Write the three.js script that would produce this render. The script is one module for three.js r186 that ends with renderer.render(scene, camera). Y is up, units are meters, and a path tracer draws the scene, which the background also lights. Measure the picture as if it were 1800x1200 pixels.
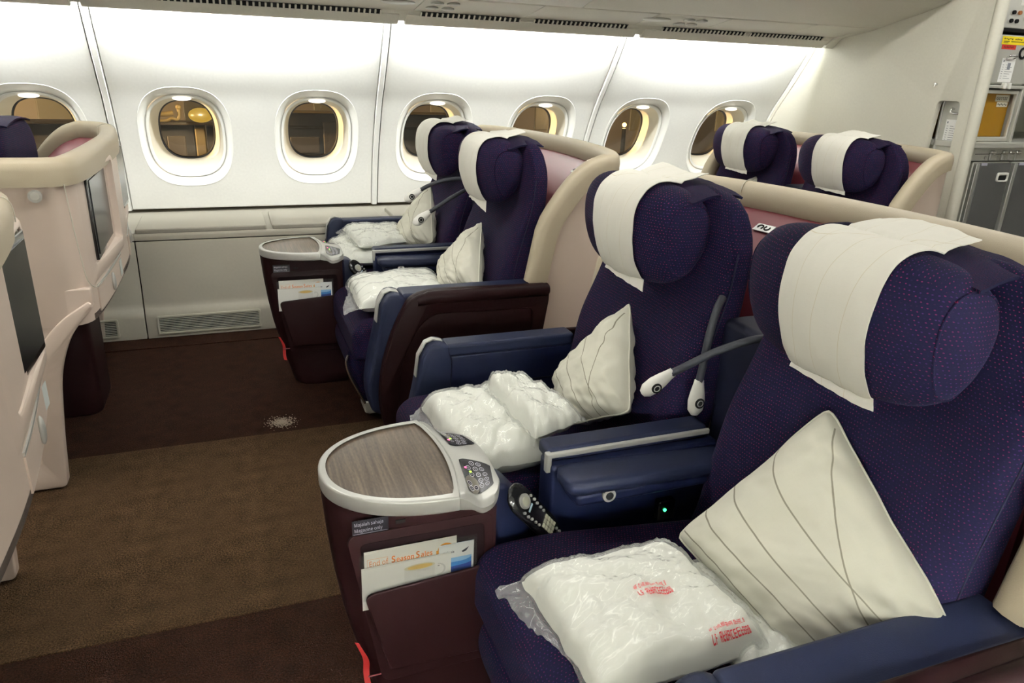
import * as THREE from 'three';
import { RoundedBoxGeometry } from 'three/addons/geometries/RoundedBoxGeometry.js';
import { mergeGeometries, mergeVertices, toCreasedNormals } from 'three/addons/utils/BufferGeometryUtils.js';
import { ImprovedNoise } from 'three/addons/math/ImprovedNoise.js';
import { RectAreaLightUniformsLib } from 'three/addons/lights/RectAreaLightUniformsLib.js';

// ------------------------------------------------------------------ camera, sky, exposure, large lights
const V = (x, y, z) => new THREE.Vector3(x, y, z);
const scene = new THREE.Scene();
scene.background = new THREE.Color().setRGB(0.010, 0.008, 0.0045);          // night over the apron
const camera = new THREE.PerspectiveCamera(2 * Math.atan(600 / 1286.35) * 180 / Math.PI, 1.5, 0.05, 120);
camera.position.set(0, 1.396, 0);
{ // axes fitted to the photograph: right, up, back
  const m = new THREE.Matrix4().makeBasis(
    V(0.93539481, 0.0340884, 0.35195814), V(0.09229591, 0.9373021, -0.33607476), V(-0.34134735, 0.34684688, 0.8736013));
  camera.quaternion.setFromRotationMatrix(m);
}
scene.add(camera);
const renderer = new THREE.WebGLRenderer({ antialias: true });
renderer.toneMapping = THREE.LinearToneMapping;
renderer.toneMappingExposure = 1.42;
renderer.shadowMap.enabled = true;
RectAreaLightUniformsLib.init();
const LIGHT = { cove: 290, rightFill: 1250, aisleFar: 10, aisleNear: 4, galley: 8, warm: [1.0, 0.985, 0.925], white: [0.98, 1.0, 0.97] };

function areaLight(x, y, z, w, h, look, k, col) {       // a soft lamp facing `look`
  const l = new THREE.RectAreaLight(new THREE.Color().setRGB(...col), k, w, h);
  l.position.set(x, y, z); l.lookAt(look[0], look[1], look[2]); scene.add(l); return l;
}

// ------------------------------------------------------------------ helpers
const noise = new ImprovedNoise();
const N3 = (x, y, z) => noise.noise(x, y, z);
function rng(seed) { let s = seed >>> 0; return () => { s = (s + 0x6D2B79F5) >>> 0; let t = Math.imul(s ^ s >>> 15, 1 | s); t = t + Math.imul(t ^ t >>> 7, 61 | t) ^ t; return ((t ^ t >>> 14) >>> 0) / 4294967296; }; }
const used = {};
function numbered(n) { const b = n.replace(/_\d{3}$/, ''); const k = used[b] = (used[b] ?? -1) + 1; return k ? `${b}_${String(k).padStart(3, '0')}` : b; }
const origin = new Map();
const GROUPS = { airline_seat: 'navy seats set in pairs', headrest_cover: 'white covers on the headrests', seat_shell: 'shells round the seat pairs', pillow: 'pale pillows on the seats', blanket_pack: 'bagged blankets on the seats', console_table: 'console tables before the seat pairs', handset: 'handsets beside the console tables', overhead_bin: 'overhead bins along the window side', cove_lamp: 'hidden lamps washing the side walls', ceiling_light: 'ceiling lights over the aisles', galley_trolley: 'trolleys in the galley', galley_container: 'metal galley containers', leaflet: 'papers in the magazine pockets', envelope: 'papers in the magazine pockets', brochure: 'papers in the magazine pockets', plastic_sleeve: 'sleeves in the magazine pockets', floodlight: 'floodlights on the apron' };
function tag(o, label, category, group) { o.userData.label = label; o.userData.category = category; group = group ?? GROUPS[o.name.replace(/_\d{3}$/, '')]; if (group) o.userData.group = group; return o; }
function thing(name, label, category, at = [0, 0, 0], group) {
  const g = new THREE.Group(); g.name = numbered(name); g.position.set(...at); origin.set(g, V(...at));
  tag(g, label, category, group); scene.add(g); return g;
}
function structure(name, at = [0, 0, 0]) {
  const g = new THREE.Group(); g.name = name; g.position.set(...at); origin.set(g, V(...at)); g.userData.kind = 'structure'; scene.add(g); return g;
}
function part(name, geo, mat, parent, label) {          // geometry is given in cabin coordinates
  const o = origin.get(parent);
  geo.translate(-o.x, -o.y, -o.z);
  const m = new THREE.Mesh(geo, mat); m.name = name; m.castShadow = m.receiveShadow = true;
  origin.set(m, o); parent.add(m); if (label) m.userData.label = label; return m;
}
function solo(name, geo, mat, label, category, at, group) {
  geo.translate(-at[0], -at[1], -at[2]);
  const m = new THREE.Mesh(geo, mat); m.name = numbered(name); m.position.set(...at); m.castShadow = m.receiveShadow = true;
  tag(m, label, category, group); scene.add(m); return m;
}
function copy(root, d, label) {
  const r = root.clone(); r.name = numbered(root.name); r.position.add(V(...d)); r.userData = { ...root.userData, label }; scene.add(r); return r;
}
function boxUV(g, k = 1) {                               // uv in metres from the dominant axis of each face
  if (g.index) g = g.toNonIndexed();
  const p = g.attributes.position, uv = new Float32Array(p.count * 2), a = V(), b = V(), c = V(), n = V();
  for (let i = 0; i < p.count; i += 3) {
    a.fromBufferAttribute(p, i); b.fromBufferAttribute(p, i + 1); c.fromBufferAttribute(p, i + 2);
    n.copy(b).sub(a).cross(c.clone().sub(a));
    const ax = Math.abs(n.x), ay = Math.abs(n.y), az = Math.abs(n.z);
    [a, b, c].forEach((q, j) => {
      const u = ax > ay && ax > az ? [q.z, q.y] : ay > az ? [q.x, q.z] : [q.x, q.y];
      uv[(i + j) * 2] = u[0] * k; uv[(i + j) * 2 + 1] = u[1] * k;
    });
  }
  g.setAttribute('uv', new THREE.BufferAttribute(uv, 2)); return g;
}
const plain = g => { if (g.index) g = g.toNonIndexed(); for (const k of Object.keys(g.attributes)) if (!['position', 'normal', 'uv'].includes(k)) g.deleteAttribute(k); return g; };
const merge = gs => mergeGeometries(gs.map(plain));
function poly(pts, r = 0, closed = true) {               // polygon with rounded corners; a point may carry its own radius
  const s = new THREE.Shape(), n = pts.length;
  for (let i = 0; i < n; i++) {
    const p = pts[i], a = pts[(i + n - 1) % n], b = pts[(i + 1) % n], R = p[2] ?? r;
    const la = Math.hypot(a[0] - p[0], a[1] - p[1]), lb = Math.hypot(b[0] - p[0], b[1] - p[1]);
    const q = Math.min(R, la * .49, lb * .49);
    const A = [p[0] + (a[0] - p[0]) / la * q, p[1] + (a[1] - p[1]) / la * q], B = [p[0] + (b[0] - p[0]) / lb * q, p[1] + (b[1] - p[1]) / lb * q];
    if (!i) s.moveTo(A[0], A[1]); else s.lineTo(A[0], A[1]);
    if (q > 1e-5) s.quadraticCurveTo(p[0], p[1], B[0], B[1]);
  }
  s.closePath(); return s;
}
function ext(shape, z0, z1, bevel = 0.004, seg = 3, curve = 5, crease = .7) {   // a profile in x, y run along z
  const g = new THREE.ExtrudeGeometry(shape, { depth: Math.max(1e-4, z1 - z0 - 2 * bevel), bevelEnabled: bevel > 0, bevelThickness: bevel, bevelSize: bevel, bevelOffset: -bevel, bevelSegments: seg, curveSegments: curve });
  g.translate(0, 0, z0 + bevel); return boxUV(toCreasedNormals(g, crease));
}
function extY(shape, y0, y1, bevel, seg, curve, crease) {  // profile given as (x, z), run along y
  const g = ext(shape, 0, y1 - y0, bevel, seg, curve, crease); g.rotateX(Math.PI / 2); g.translate(0, y1, 0); return boxUV(g);
}
function extX(shape, x0, x1, bevel, seg, curve, crease) {  // profile given as (z, y), run along x
  const g = ext(shape, 0, x1 - x0, bevel, seg, curve, crease); g.rotateY(-Math.PI / 2); g.translate(x1, 0, 0); return boxUV(g);
}
function box(x0, x1, y0, y1, z0, z1, r = .004, seg = 2) {
  const w = x1 - x0, h = y1 - y0, d = z1 - z0;
  const g = new RoundedBoxGeometry(w, h, d, seg, Math.min(r, w * .49, h * .49, d * .49)); g.translate((x0 + x1) / 2, (y0 + y1) / 2, (z0 + z1) / 2); return boxUV(g);
}
function loft(rings, { caps = true, closed = true, crease = .9 } = {}) {
  const n = rings[0].length, pos = [], idx = [];
  for (const r of rings) for (const p of r) pos.push(p.x, p.y, p.z);
  const m = closed ? n : n - 1;
  for (let i = 0; i + 1 < rings.length; i++) for (let j = 0; j < m; j++) {
    const a = i * n + j, b = i * n + (j + 1) % n, c = a + n, d = b + n; idx.push(a, c, b, b, c, d);
  }
  if (caps) for (const [k, s] of [[0, 1], [rings.length - 1, 0]]) {
    const c = V(); rings[k].forEach(p => c.add(p)); c.multiplyScalar(1 / n); const ci = pos.length / 3; pos.push(c.x, c.y, c.z);
    for (let j = 0; j < n; j++) { const a = k * n + j, b = k * n + (j + 1) % n; s ? idx.push(ci, a, b) : idx.push(ci, b, a); }
  }
  const g = new THREE.BufferGeometry(); g.setAttribute('position', new THREE.Float32BufferAttribute(pos, 3)); g.setIndex(idx);
  return boxUV(toCreasedNormals(g, crease));
}
function grid(fn, nu, nv) {                              // open surface with its own uv
  const pos = [], uv = [], idx = [];
  for (let i = 0; i <= nu; i++) for (let j = 0; j <= nv; j++) { const p = fn(i / nu, j / nv); pos.push(p.x, p.y, p.z); uv.push(i / nu, j / nv); }
  for (let i = 0; i < nu; i++) for (let j = 0; j < nv; j++) { const a = i * (nv + 1) + j, b = a + 1, c = a + nv + 1, d = c + 1; idx.push(a, c, b, b, c, d); }
  const g = new THREE.BufferGeometry(); g.setAttribute('position', new THREE.Float32BufferAttribute(pos, 3)); g.setAttribute('uv', new THREE.Float32BufferAttribute(uv, 2)); g.setIndex(idx); g.computeVertexNormals(); return g;
}
function sheet(fn, nu, nv, th) {                         // a thin slab: both faces and the four edges
  const g = grid(fn, nu, nv), p = g.attributes.position, n = g.attributes.normal, u = g.attributes.uv, k = p.count;
  const pos = [], uv = [], idx = [];
  for (const s of [0, -1]) for (let i = 0; i < k; i++) { pos.push(p.getX(i) + n.getX(i) * s * th, p.getY(i) + n.getY(i) * s * th, p.getZ(i) + n.getZ(i) * s * th); uv.push(u.getX(i), u.getY(i)); }
  const gi = g.index.array; for (let i = 0; i < gi.length; i += 3) { idx.push(gi[i], gi[i + 1], gi[i + 2]); idx.push(gi[i] + k, gi[i + 2] + k, gi[i + 1] + k); }
  const edge = []; for (let j = 0; j <= nv; j++) edge.push(j); for (let i = 1; i <= nu; i++) edge.push(i * (nv + 1) + nv); for (let j = nv - 1; j >= 0; j--) edge.push(nu * (nv + 1) + j); for (let i = nu - 1; i > 0; i--) edge.push(i * (nv + 1));
  for (let e = 0; e < edge.length; e++) { const a = edge[e], b = edge[(e + 1) % edge.length]; idx.push(a, b, a + k, b, b + k, a + k); }
  const o = new THREE.BufferGeometry(); o.setAttribute('position', new THREE.Float32BufferAttribute(pos, 3)); o.setAttribute('uv', new THREE.Float32BufferAttribute(uv, 2)); o.setIndex(idx); return toCreasedNormals(o, .9);
}
function tube(pts, r, seg = 24, rad = 8, closed = false) {
  return boxUV(new THREE.TubeGeometry(new THREE.CatmullRomCurve3(pts.map(p => V(...p)), closed, 'catmullrom', .5), seg, r, rad, closed));
}
function disc(x, y, z, r, d, dir, seg = 24, rb = r) {     // short round peg along dir
  const g = new THREE.CylinderGeometry(r, rb, d, seg); g.applyQuaternion(new THREE.Quaternion().setFromUnitVectors(V(0, 1, 0), V(...dir).normalize())); g.translate(x, y, z); return plain(g);
}
function spline(knots) {                                  // y -> value, smooth through the knots
  const n = knots.length;
  return t => {
    if (t <= knots[0][0]) return knots[0][1] + (t - knots[0][0]) * (knots[1][1] - knots[0][1]) / (knots[1][0] - knots[0][0]);
    if (t >= knots[n - 1][0]) return knots[n - 1][1] + (t - knots[n - 1][0]) * (knots[n - 1][1] - knots[n - 2][1]) / (knots[n - 1][0] - knots[n - 2][0]);
    let i = 0; while (t > knots[i + 1][0]) i++;
    const [x0, y0] = knots[i], [x1, y1] = knots[i + 1], h = x1 - x0, s = (t - x0) / h;
    const m = j => { const a = knots[Math.max(0, j - 1)], b = knots[Math.min(n - 1, j + 1)]; return (b[1] - a[1]) / (b[0] - a[0]); };
    const m0 = m(i), m1 = m(i + 1);
    return (2 * s ** 3 - 3 * s * s + 1) * y0 + (s ** 3 - 2 * s * s + s) * h * m0 + (3 * s * s - 2 * s ** 3) * y1 + (s ** 3 - s * s) * h * m1;
  };
}
const sgn = Math.sign, pw = (v, e) => sgn(v) * Math.abs(v) ** e, clamp = (v, a = 0, b = 1) => Math.min(b, Math.max(a, v)), lerp = (a, b, t) => a + (b - a) * t;
const smooth = (a, b, v) => { const t = clamp((v - a) / (b - a)); return t * t * (3 - 2 * t); };

// ------------------------------------------------------------------ procedural materials
function dataTex(w, h, fn, srgb, rx = 1, ry = 1) {
  const d = new Uint8Array(w * h * 4);
  for (let y = 0; y < h; y++) for (let x = 0; x < w; x++) { const c = fn(x, y), i = (y * w + x) * 4; d[i] = c[0]; d[i + 1] = c[1]; d[i + 2] = c[2]; d[i + 3] = 255; }
  const t = new THREE.DataTexture(d, w, h); t.wrapS = t.wrapT = THREE.RepeatWrapping; t.repeat.set(rx, ry); t.magFilter = THREE.LinearFilter; t.minFilter = THREE.LinearMipmapLinearFilter; t.generateMipmaps = true;
  if (srgb) t.colorSpace = THREE.SRGBColorSpace; t.needsUpdate = true; return t;
}
function canvasTex(w, h, draw) {
  const c = document.createElement('canvas'); c.width = w; c.height = h; const x = c.getContext('2d'); draw(x, w, h);
  const t = new THREE.CanvasTexture(c); t.colorSpace = THREE.SRGBColorSpace; t.anisotropy = 8; return t;
}
const tn = (x, y, s, f, z = 0) => {                       // tiling noise
  const u = x / s * f, v = y / s * f, a = u / f, b = v / f;
  return lerp(lerp(N3(u, v, z), N3(u - f, v, z), a), lerp(N3(u, v - f, z), N3(u - f, v - f, z), a), b);
};
const std = (col, o = {}) => new THREE.MeshStandardMaterial({ color: new THREE.Color().setRGB(...col), roughness: .6, metalness: 0, side: THREE.DoubleSide, ...o });
const phys = (col, o = {}) => new THREE.MeshPhysicalMaterial({ color: new THREE.Color().setRGB(...col), roughness: .6, metalness: 0, side: THREE.DoubleSide, ...o });
const grainTex = dataTex(256, 256, (x, y) => { const v = 128 + 60 * tn(x, y, 256, 64) + 50 * tn(x, y, 256, 24, 3); return [v, v, v]; }, false, 12, 12);
const leatherTex = dataTex(256, 256, (x, y) => { const v = 128 + 70 * tn(x, y, 256, 40) + 45 * tn(x, y, 256, 90, 3); return [v, v, v]; }, false, 10, 10);
const wearTex = dataTex(256, 256, (x, y) => { const v = 247 + 4 * tn(x, y, 256, 5) + 5 * tn(x, y, 256, 60, 2); return [v, v, v]; }, true, 1.3, 1.3);
const R0 = rng(11);
const dotRand = Array.from({ length: 512 }, () => R0());
const fabricTex = dataTex(1024, 1024, (x, y) => {          // tile of 20 cm: woven navy with small crimson and violet dashes
  const K = 28, cell = 1024 / K; const row = Math.floor(y / cell), xs = (x + (row % 2) * cell / 2) % 1024, col = Math.floor(xs / cell);
  const r = dotRand[(row * 37 + col * 11) % 512], r2 = dotRand[(row * 13 + col * 29 + 101) % 512];
  const dx = xs / cell - col - .5 + (r - .5) * .28, dy = y / cell - row - .5 + (r2 - .5) * .28;
  const d = Math.hypot(dx * .9 + dy * .25, dy * 1.25), weave = 10 * Math.sin(x * 1.3) * Math.sin(y * 1.3) + 14 * tn(x, y, 1024, 120), big = 7 * tn(x, y, 1024, 8, 4);
  let c = [13 + weave * .25 + big * .4, 13 + weave * .25 + big * .3, 37 + weave * .35 + big * .5];
  const m = smooth(.20, .12, d) * (r > .12 ? 1 : .3); const dot = r2 < .6 ? [136, 34, 70] : [80, 36, 86];
  c = c.map((v, i) => lerp(v, dot[i], m * .78)); return c.map(v => clamp(v, 0, 255));
}, true, 5, 5);
const fabricBump = dataTex(256, 256, (x, y) => { const v = 128 + 60 * Math.sin(x * Math.PI / 2) * Math.sin(y * Math.PI / 2) + 50 * tn(x, y, 256, 30); return [v, v, v]; }, false, 12, 12);
const carpetMap = (a, b, sd) => dataTex(512, 512, (x, y) => {
  const n = tn(x + y * .6, y, 512, 110, sd) * 1.1 + tn(x, y, 512, 60, sd + 1) * .7 + tn(x, y, 512, 7, sd + 2) * .35, t = clamp(.5 + n * .85);
  return a.map((v, i) => clamp(lerp(v, b[i], t), 0, 255));
}, true, 3, 3);
const carpetBump = dataTex(512, 512, (x, y) => { const v = 128 + 110 * tn(x, y, 512, 110) + 50 * tn(x, y, 512, 60, 5); return [clamp(v, 0, 255), clamp(v, 0, 255), clamp(v, 0, 255)]; }, false, 3, 3);
const woodTex = dataTex(512, 1024, (x, y) => {              // fine grey-brown straight grain, running along v
  const s = tn(x, y * .02, 512, 90, 1) * .9 + tn(x, y * .03, 512, 28, 2) * .8 + tn(x, y * .12, 512, 170, 3) * .55, t = clamp(.5 + s * .8);
  return [lerp(62, 110, t), lerp(51, 94, t), lerp(40, 77, t)];
}, true, 2.2, 2.2);
const M = {
  panel: std([.80, .80, .77], { roughness: .42, map: wearTex }),
  cream: std([.73, .69, .58], { roughness: .45 }),
  bezel: std([.82, .82, .79], { roughness: .35 }),
  dado: std([.66, .63, .53], { roughness: .5, map: wearTex }),
  ledge: std([.40, .38, .32], { roughness: .5, map: wearTex }),
  bin: std([.70, .68, .60], { roughness: .45, map: wearTex }),
  bulkhead: std([.66, .64, .55], { roughness: .48, map: wearTex }),
  shell: std([.61, .50, .425], { roughness: .42, bumpMap: grainTex, bumpScale: .0002 }),
  lip: phys([.41, .35, .25], { roughness: .5, bumpMap: leatherTex, bumpScale: .0005 }),
  burgundyLiner: phys([.15, .024, .033], { roughness: .38, bumpMap: grainTex, bumpScale: .00015 }),
  burgundy: phys([.0115, .0036, .004], { roughness: .5, specularIntensity: .18, bumpMap: grainTex, bumpScale: .0002 }),
  navyLeather: phys([.014, .0175, .040], { roughness: .42, specularIntensity: .32, bumpMap: leatherTex, bumpScale: .0005 }),
  navyPlastic: phys([.007, .010, .034], { roughness: .45, specularIntensity: .5, bumpMap: grainTex, bumpScale: .0002 }),
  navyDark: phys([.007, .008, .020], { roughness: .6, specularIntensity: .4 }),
  fabric: phys([1, 1, 1], { roughness: .9, specularIntensity: .25, map: fabricTex, bumpMap: fabricBump, bumpScale: .0006, sheen: .06, sheenRoughness: .5, sheenColor: new THREE.Color().setRGB(.2, .18, .35) }),
  silver: std([.50, .50, .47], { roughness: .36, metalness: .35 }),
  chrome: std([.72, .72, .70], { roughness: .16, metalness: .95 }),
  steel: std([.55, .56, .54], { roughness: .34, metalness: .75, bumpMap: grainTex, bumpScale: .0001 }),
  alu: std([.60, .60, .55], { roughness: .45, metalness: .45 }),
  white: std([.82, .81, .76], { roughness: .4 }),
  black: phys([.008, .008, .009], { roughness: .22, clearcoat: .4 }),
  rubber: std([.02, .022, .03], { roughness: .6 }),
  screen: phys([.012, .013, .014], { roughness: .22, specularIntensity: .45 }),
  wood: std([1, 1, 1], { roughness: .42, map: woodTex }),
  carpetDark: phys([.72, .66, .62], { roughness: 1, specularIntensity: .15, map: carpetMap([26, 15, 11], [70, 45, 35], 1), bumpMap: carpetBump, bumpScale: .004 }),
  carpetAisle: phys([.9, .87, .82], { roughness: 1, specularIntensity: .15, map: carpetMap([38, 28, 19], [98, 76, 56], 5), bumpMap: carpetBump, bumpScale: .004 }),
  clearFilm: phys([.97, .98, .98], { roughness: .12, transmission: .96, thickness: 0, ior: 1.35, specularIntensity: 1 }),
  film: phys([.95, .96, .95], { roughness: .17, transmission: .80, thickness: 0, ior: 1.4, specularIntensity: 1 }),
  glass: phys([.85, .83, .78], { roughness: .02, transmission: 1, thickness: 0, ior: 1.5 }),
  dark: phys([.010, .010, .010], { roughness: .8, specularIntensity: .3 }),
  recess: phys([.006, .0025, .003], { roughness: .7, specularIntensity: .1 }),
  red: std([.55, .03, .03], { roughness: .6 }),
  trolley: std([.085, .085, .085], { roughness: .42, map: wearTex }),
  orange: phys([.34, .17, .008], { roughness: .35 }),
};
const glow = (col, k) => new THREE.MeshStandardMaterial({ color: 0x111111, emissive: new THREE.Color().setRGB(...col), emissiveIntensity: k, roughness: .4 });

// ------------------------------------------------------------------ the cabin shell
const X0 = -4.2, XB = 3.65, X1 = 6.6;                     // left end, bulkhead, far end
const wallZ = spline([[.50, -4.68], [.60, -4.66], [.82, -4.60], [1.0, -4.525], [1.19, -4.42], [1.31, -4.33], [1.46, -4.22], [1.60, -4.128], [1.68, -4.098], [1.75, -4.088], [1.86, -4.085]]);
const WY0 = .583, WY1 = 1.84, WC = .985;
const winX = i => -.895 + .70 * i, seamX = [-1.95, -.55, .85, 2.25, 3.65];
{ // floor
  const f = structure('floor');
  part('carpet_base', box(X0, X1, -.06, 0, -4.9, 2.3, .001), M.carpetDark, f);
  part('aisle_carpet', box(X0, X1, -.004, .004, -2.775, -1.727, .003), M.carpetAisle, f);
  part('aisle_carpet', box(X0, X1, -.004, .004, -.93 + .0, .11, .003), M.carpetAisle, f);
  part('seat_track_cover', box(X0, X1, 0, .005, -3.93, -3.905, .002), M.carpetDark, f);
  // powdery white scuff on the dark carpet, beside the seam
  const R = rng(5), gs = [];
  for (let i = 0; i < 900; i++) { const a = R() * 6.283, r = (R() + R() + R()) * .62 * R(), s = .0006 + R() * .0011; const b = new THREE.BoxGeometry(s * 2, .0012, s * 2); b.rotateY(R() * 3); b.translate(.112 + Math.cos(a) * r * .055, .0012, -2.868 + Math.sin(a) * r * .048); gs.push(plain(b)); }
  part('powder_scuff', mergeGeometries(gs), std([.34, .28, .22], { roughness: 1 }), f, 'pale powdery scuff on the carpet').userData.kind = 'stuff';
}
// ---- window wall: sidewall panels with two windows each
function wallPoint(x, y, d = 0) {                          // d: depth behind the panel face
  return V(x, y + d * .17, wallZ(y) - d * .985);
}
function ringXY(cx, a, b, ang, e = 2.7) { return [cx + a * pw(Math.cos(ang), 2 / e), WC + b * pw(Math.sin(ang), 2 / e)]; }
function ringPts(cx, a, b, d, n, e) { const r = []; for (let i = 0; i < n; i++) { const [x, y] = ringXY(cx, a, b, i / n * 6.28318530718, e); r.push(wallPoint(x, WC + (y - WC), d)); } return r; }
const BA = .236, BB = .272;
function cell(cx, xa, xb) {                                // panel surface from the bezel edge out to the rectangle
  const ya = WY0, yb = WY1, angs = [];
  for (let i = 0; i < 96; i++) angs.push(i / 96 * Math.PI * 2);
  for (const [x, y] of [[xa, ya], [xb, ya], [xa, yb], [xb, yb]]) angs.push((Math.atan2(y - WC, x - cx) + Math.PI * 2) % (Math.PI * 2));
  angs.sort((a, b) => a - b);
  const rings = []; const K = 14;
  for (let k = 0; k <= K; k++) rings.push(angs.map(t => {
    const c = Math.cos(t), s = Math.sin(t), e = 2.7, r = (Math.abs(c / BA) ** e + Math.abs(s / BB) ** e) ** (-1 / e);
    const q = Math.min(c > 1e-9 ? (xb - cx) / c : c < -1e-9 ? (xa - cx) / c : 1e9, s > 1e-9 ? (yb - WC) / s : s < -1e-9 ? (ya - WC) / s : 1e9);
    const m = lerp(r, q, k / K); return wallPoint(cx + c * m, WC + s * m);
  }));
  return loft(rings, { caps: false, crease: 1.2 });
}
const wall = structure('wall_left');
for (let p = 0; p < 4; p++) {
  const a = seamX[p] + .022, b = seamX[p + 1] - .022, m = (a + b) / 2;
  const gs = [cell(winX(2 * p - 1), a, m), cell(winX(2 * p), m, b)];
  // returned edges of the panel: bottom lip and sides
  const lip = []; for (const [y, d] of [[WY0, 0], [WY0 - .006, .004], [WY0 - .006, .05]]) lip.push([wallPoint(a, y, d), wallPoint(b, y, d)]);
  gs.push(loft(lip, { caps: false, closed: false }));
  for (const x of [a, b]) { const r = []; for (let i = 0; i <= 24; i++) { const y = lerp(WY0, WY1, i / 24); r.push([wallPoint(x, y, 0), wallPoint(x, y, .03)]); } gs.push(loft(r, { caps: false, closed: false })); }
  part('wall_panel', merge(gs), M.panel, wall);
}
for (let p = 0; p < 5; p++) {                              // strips that cover the joints between panels
  const x = seamX[p], r = [];
  for (let i = 0; i <= 30; i++) { const y = lerp(WY0 - .01, WY1, i / 30), ring = []; for (const [dx, d] of [[-.024, .03], [-.017, .004], [-.012, -.007], [.012, -.007], [.017, .004], [.024, .03]]) ring.push(wallPoint(x + dx, y, d)); r.push(ring); }
  part('panel_joint_strip', loft(r, { crease: .5 }), M.panel, wall);
}
part('outer_skin', (() => {
  // the fuselage behind the panels, with openings for the panes
  const gs = [];
  const strip = (xa, xb, ya, yb) => { const r = []; for (let i = 0; i <= 10; i++) { const y = lerp(ya, yb, i / 10); r.push([wallPoint(xa, y, .205), wallPoint(xb, y, .205), wallPoint(xb, y, .235), wallPoint(xa, y, .235)]); } gs.push(loft(r)); };
  strip(X0, X1, .1, .76); strip(X0, X1, 1.21, 2.0);
  let last = X0; for (let i = 0; i < 7; i++) { strip(last, winX(i) - .17, .76, 1.21); last = winX(i) + .17; } strip(last, X1, .76, 1.21);
  return merge(gs);
})(), M.dark, wall);
// windows
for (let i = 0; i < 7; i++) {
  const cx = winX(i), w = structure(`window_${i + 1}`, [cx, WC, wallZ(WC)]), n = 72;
  const prof = (list) => loft(list.map(([a, b, d, e]) => ringPts(cx, a, b, d, n, e ?? 2.7)), { caps: false, crease: .6 });
  part('window_bezel', prof([[BA + .004, BB + .004, .002], [BA, BB, -.002], [BA - .006, BB - .008, .001], [.221, .252, .016], [.209, .238, .026], [.203, .230, .030]]), M.bezel, w);
  part('window_frame', prof([[.203, .230, .034], [.2005, .2275, .034], [.2005, .2275, .027], [.197, .223, .024], [.188, .213, .028], [.183, .208, .040]]), M.bezel, w);
  part('window_reveal', prof([[.184, .209, .036], [.178, .203, .060], [.166, .188, .11], [.152, .172, .16], [.146, .166, .185, 2.5]]), M.cream, w);
  part('window_gasket', prof([[.150, .170, .178, 2.5], [.141, .161, .180, 2.5], [.140, .160, .20, 2.5]]), M.rubber, w);
  const pane = (() => { const g = new THREE.CircleGeometry(1, 64), p = g.attributes.position; for (let k = 0; k < p.count; k++) { const r = Math.hypot(p.getX(k), p.getY(k)), t = Math.atan2(p.getY(k), p.getX(k)); const [x, y] = ringXY(cx, .146 * r, .166 * r, t, 2.5); const q = wallPoint(x, y, .188); p.setXYZ(k, q.x, q.y, q.z); } g.computeVertexNormals(); return g; })();
  part('window_pane', pane, M.glass, w);
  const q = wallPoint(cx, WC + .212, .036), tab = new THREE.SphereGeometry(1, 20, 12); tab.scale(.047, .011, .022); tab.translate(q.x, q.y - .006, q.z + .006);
  part('glowing_tab', plain(tab), glow([1, .93, .78], 1.5), w);  // tab at the top of the frame, its brightness put in as emission
}
// ledge, lower wall and grilles
{
  part('ledge', merge([box(X0, XB, .535, .557, -4.72, -4.097, .004), box(X0, XB, .35, .56, -4.76, -4.70, .003)]), M.ledge, wall);
  const lidX = [[-1.86, -1.22], [-1.19, -.57], [-.47, .165], [.195, .815], [.88, 1.53], [1.56, 2.2], [2.28, 2.92], [2.95, 3.6]];
  for (const [a, b] of lidX) part('ledge_lid', box(a, b, .551, .578, -4.50, -4.094, .008, 3), M.ledge, wall);
  // lower wall: a plane that steps forward near the floor
  const seams = [X0, -1.88, -.478, .92, 2.32, XB];
  for (let i = 0; i + 1 < seams.length; i++) {
    const a = seams[i] + .003, b = seams[i + 1] - .003;
    part('lower_panel', extX(poly([[-4.12, 0], [-4.068, 0], [-4.068, .135, .03], [-4.093, .17, .03], [-4.093, .512], [-4.12, .512]], .002), a, b, .002), M.dado, wall);
    part('lower_trim', extX(poly([[-4.12, .518], [-4.093, .518], [-4.093, .545, .008], [-4.097, .555, .006], [-4.12, .555]], .002), a - .002, b + .002, .001), M.dado, wall);
  }
  part('wall_backing', box(X0, XB, -.02, .54, -4.17, -4.11, .001), M.dark, wall);
  const slat = box(-.5, .5, -.0015, .0015, -.004, .004, .001, 1);
  for (const [a, b] of [[-1.15, -.605], [-.425, .097], [.98, 1.5], [2.38, 2.9]]) {
    const y0 = .020, y1 = .121, fr = poly([[a, y0], [b, y0], [b, y1], [a, y1]], .014); fr.holes.push(poly([[a + .012, y0 + .012], [b - .012, y0 + .012], [b - .012, y1 - .012], [a + .012, y1 - .012]], .005));
    part('grille_frame', ext(fr, -4.070, -4.058, .003), M.dado, wall);
    part('grille_backing', box(a + .006, b - .006, y0 + .006, y1 - .006, -4.072, -4.0665, .001, 1), M.dark, wall);
    for (let k = 0; k < 8; k++) { const g = slat.clone(); g.scale(b - a - .024, 1, 1); g.rotateX(.05); g.translate((a + b) / 2, y0 + .018 + k * (y1 - y0 - .036) / 7, -4.063); part('grille_slat', g, M.bin, wall); }
  }
}
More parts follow.
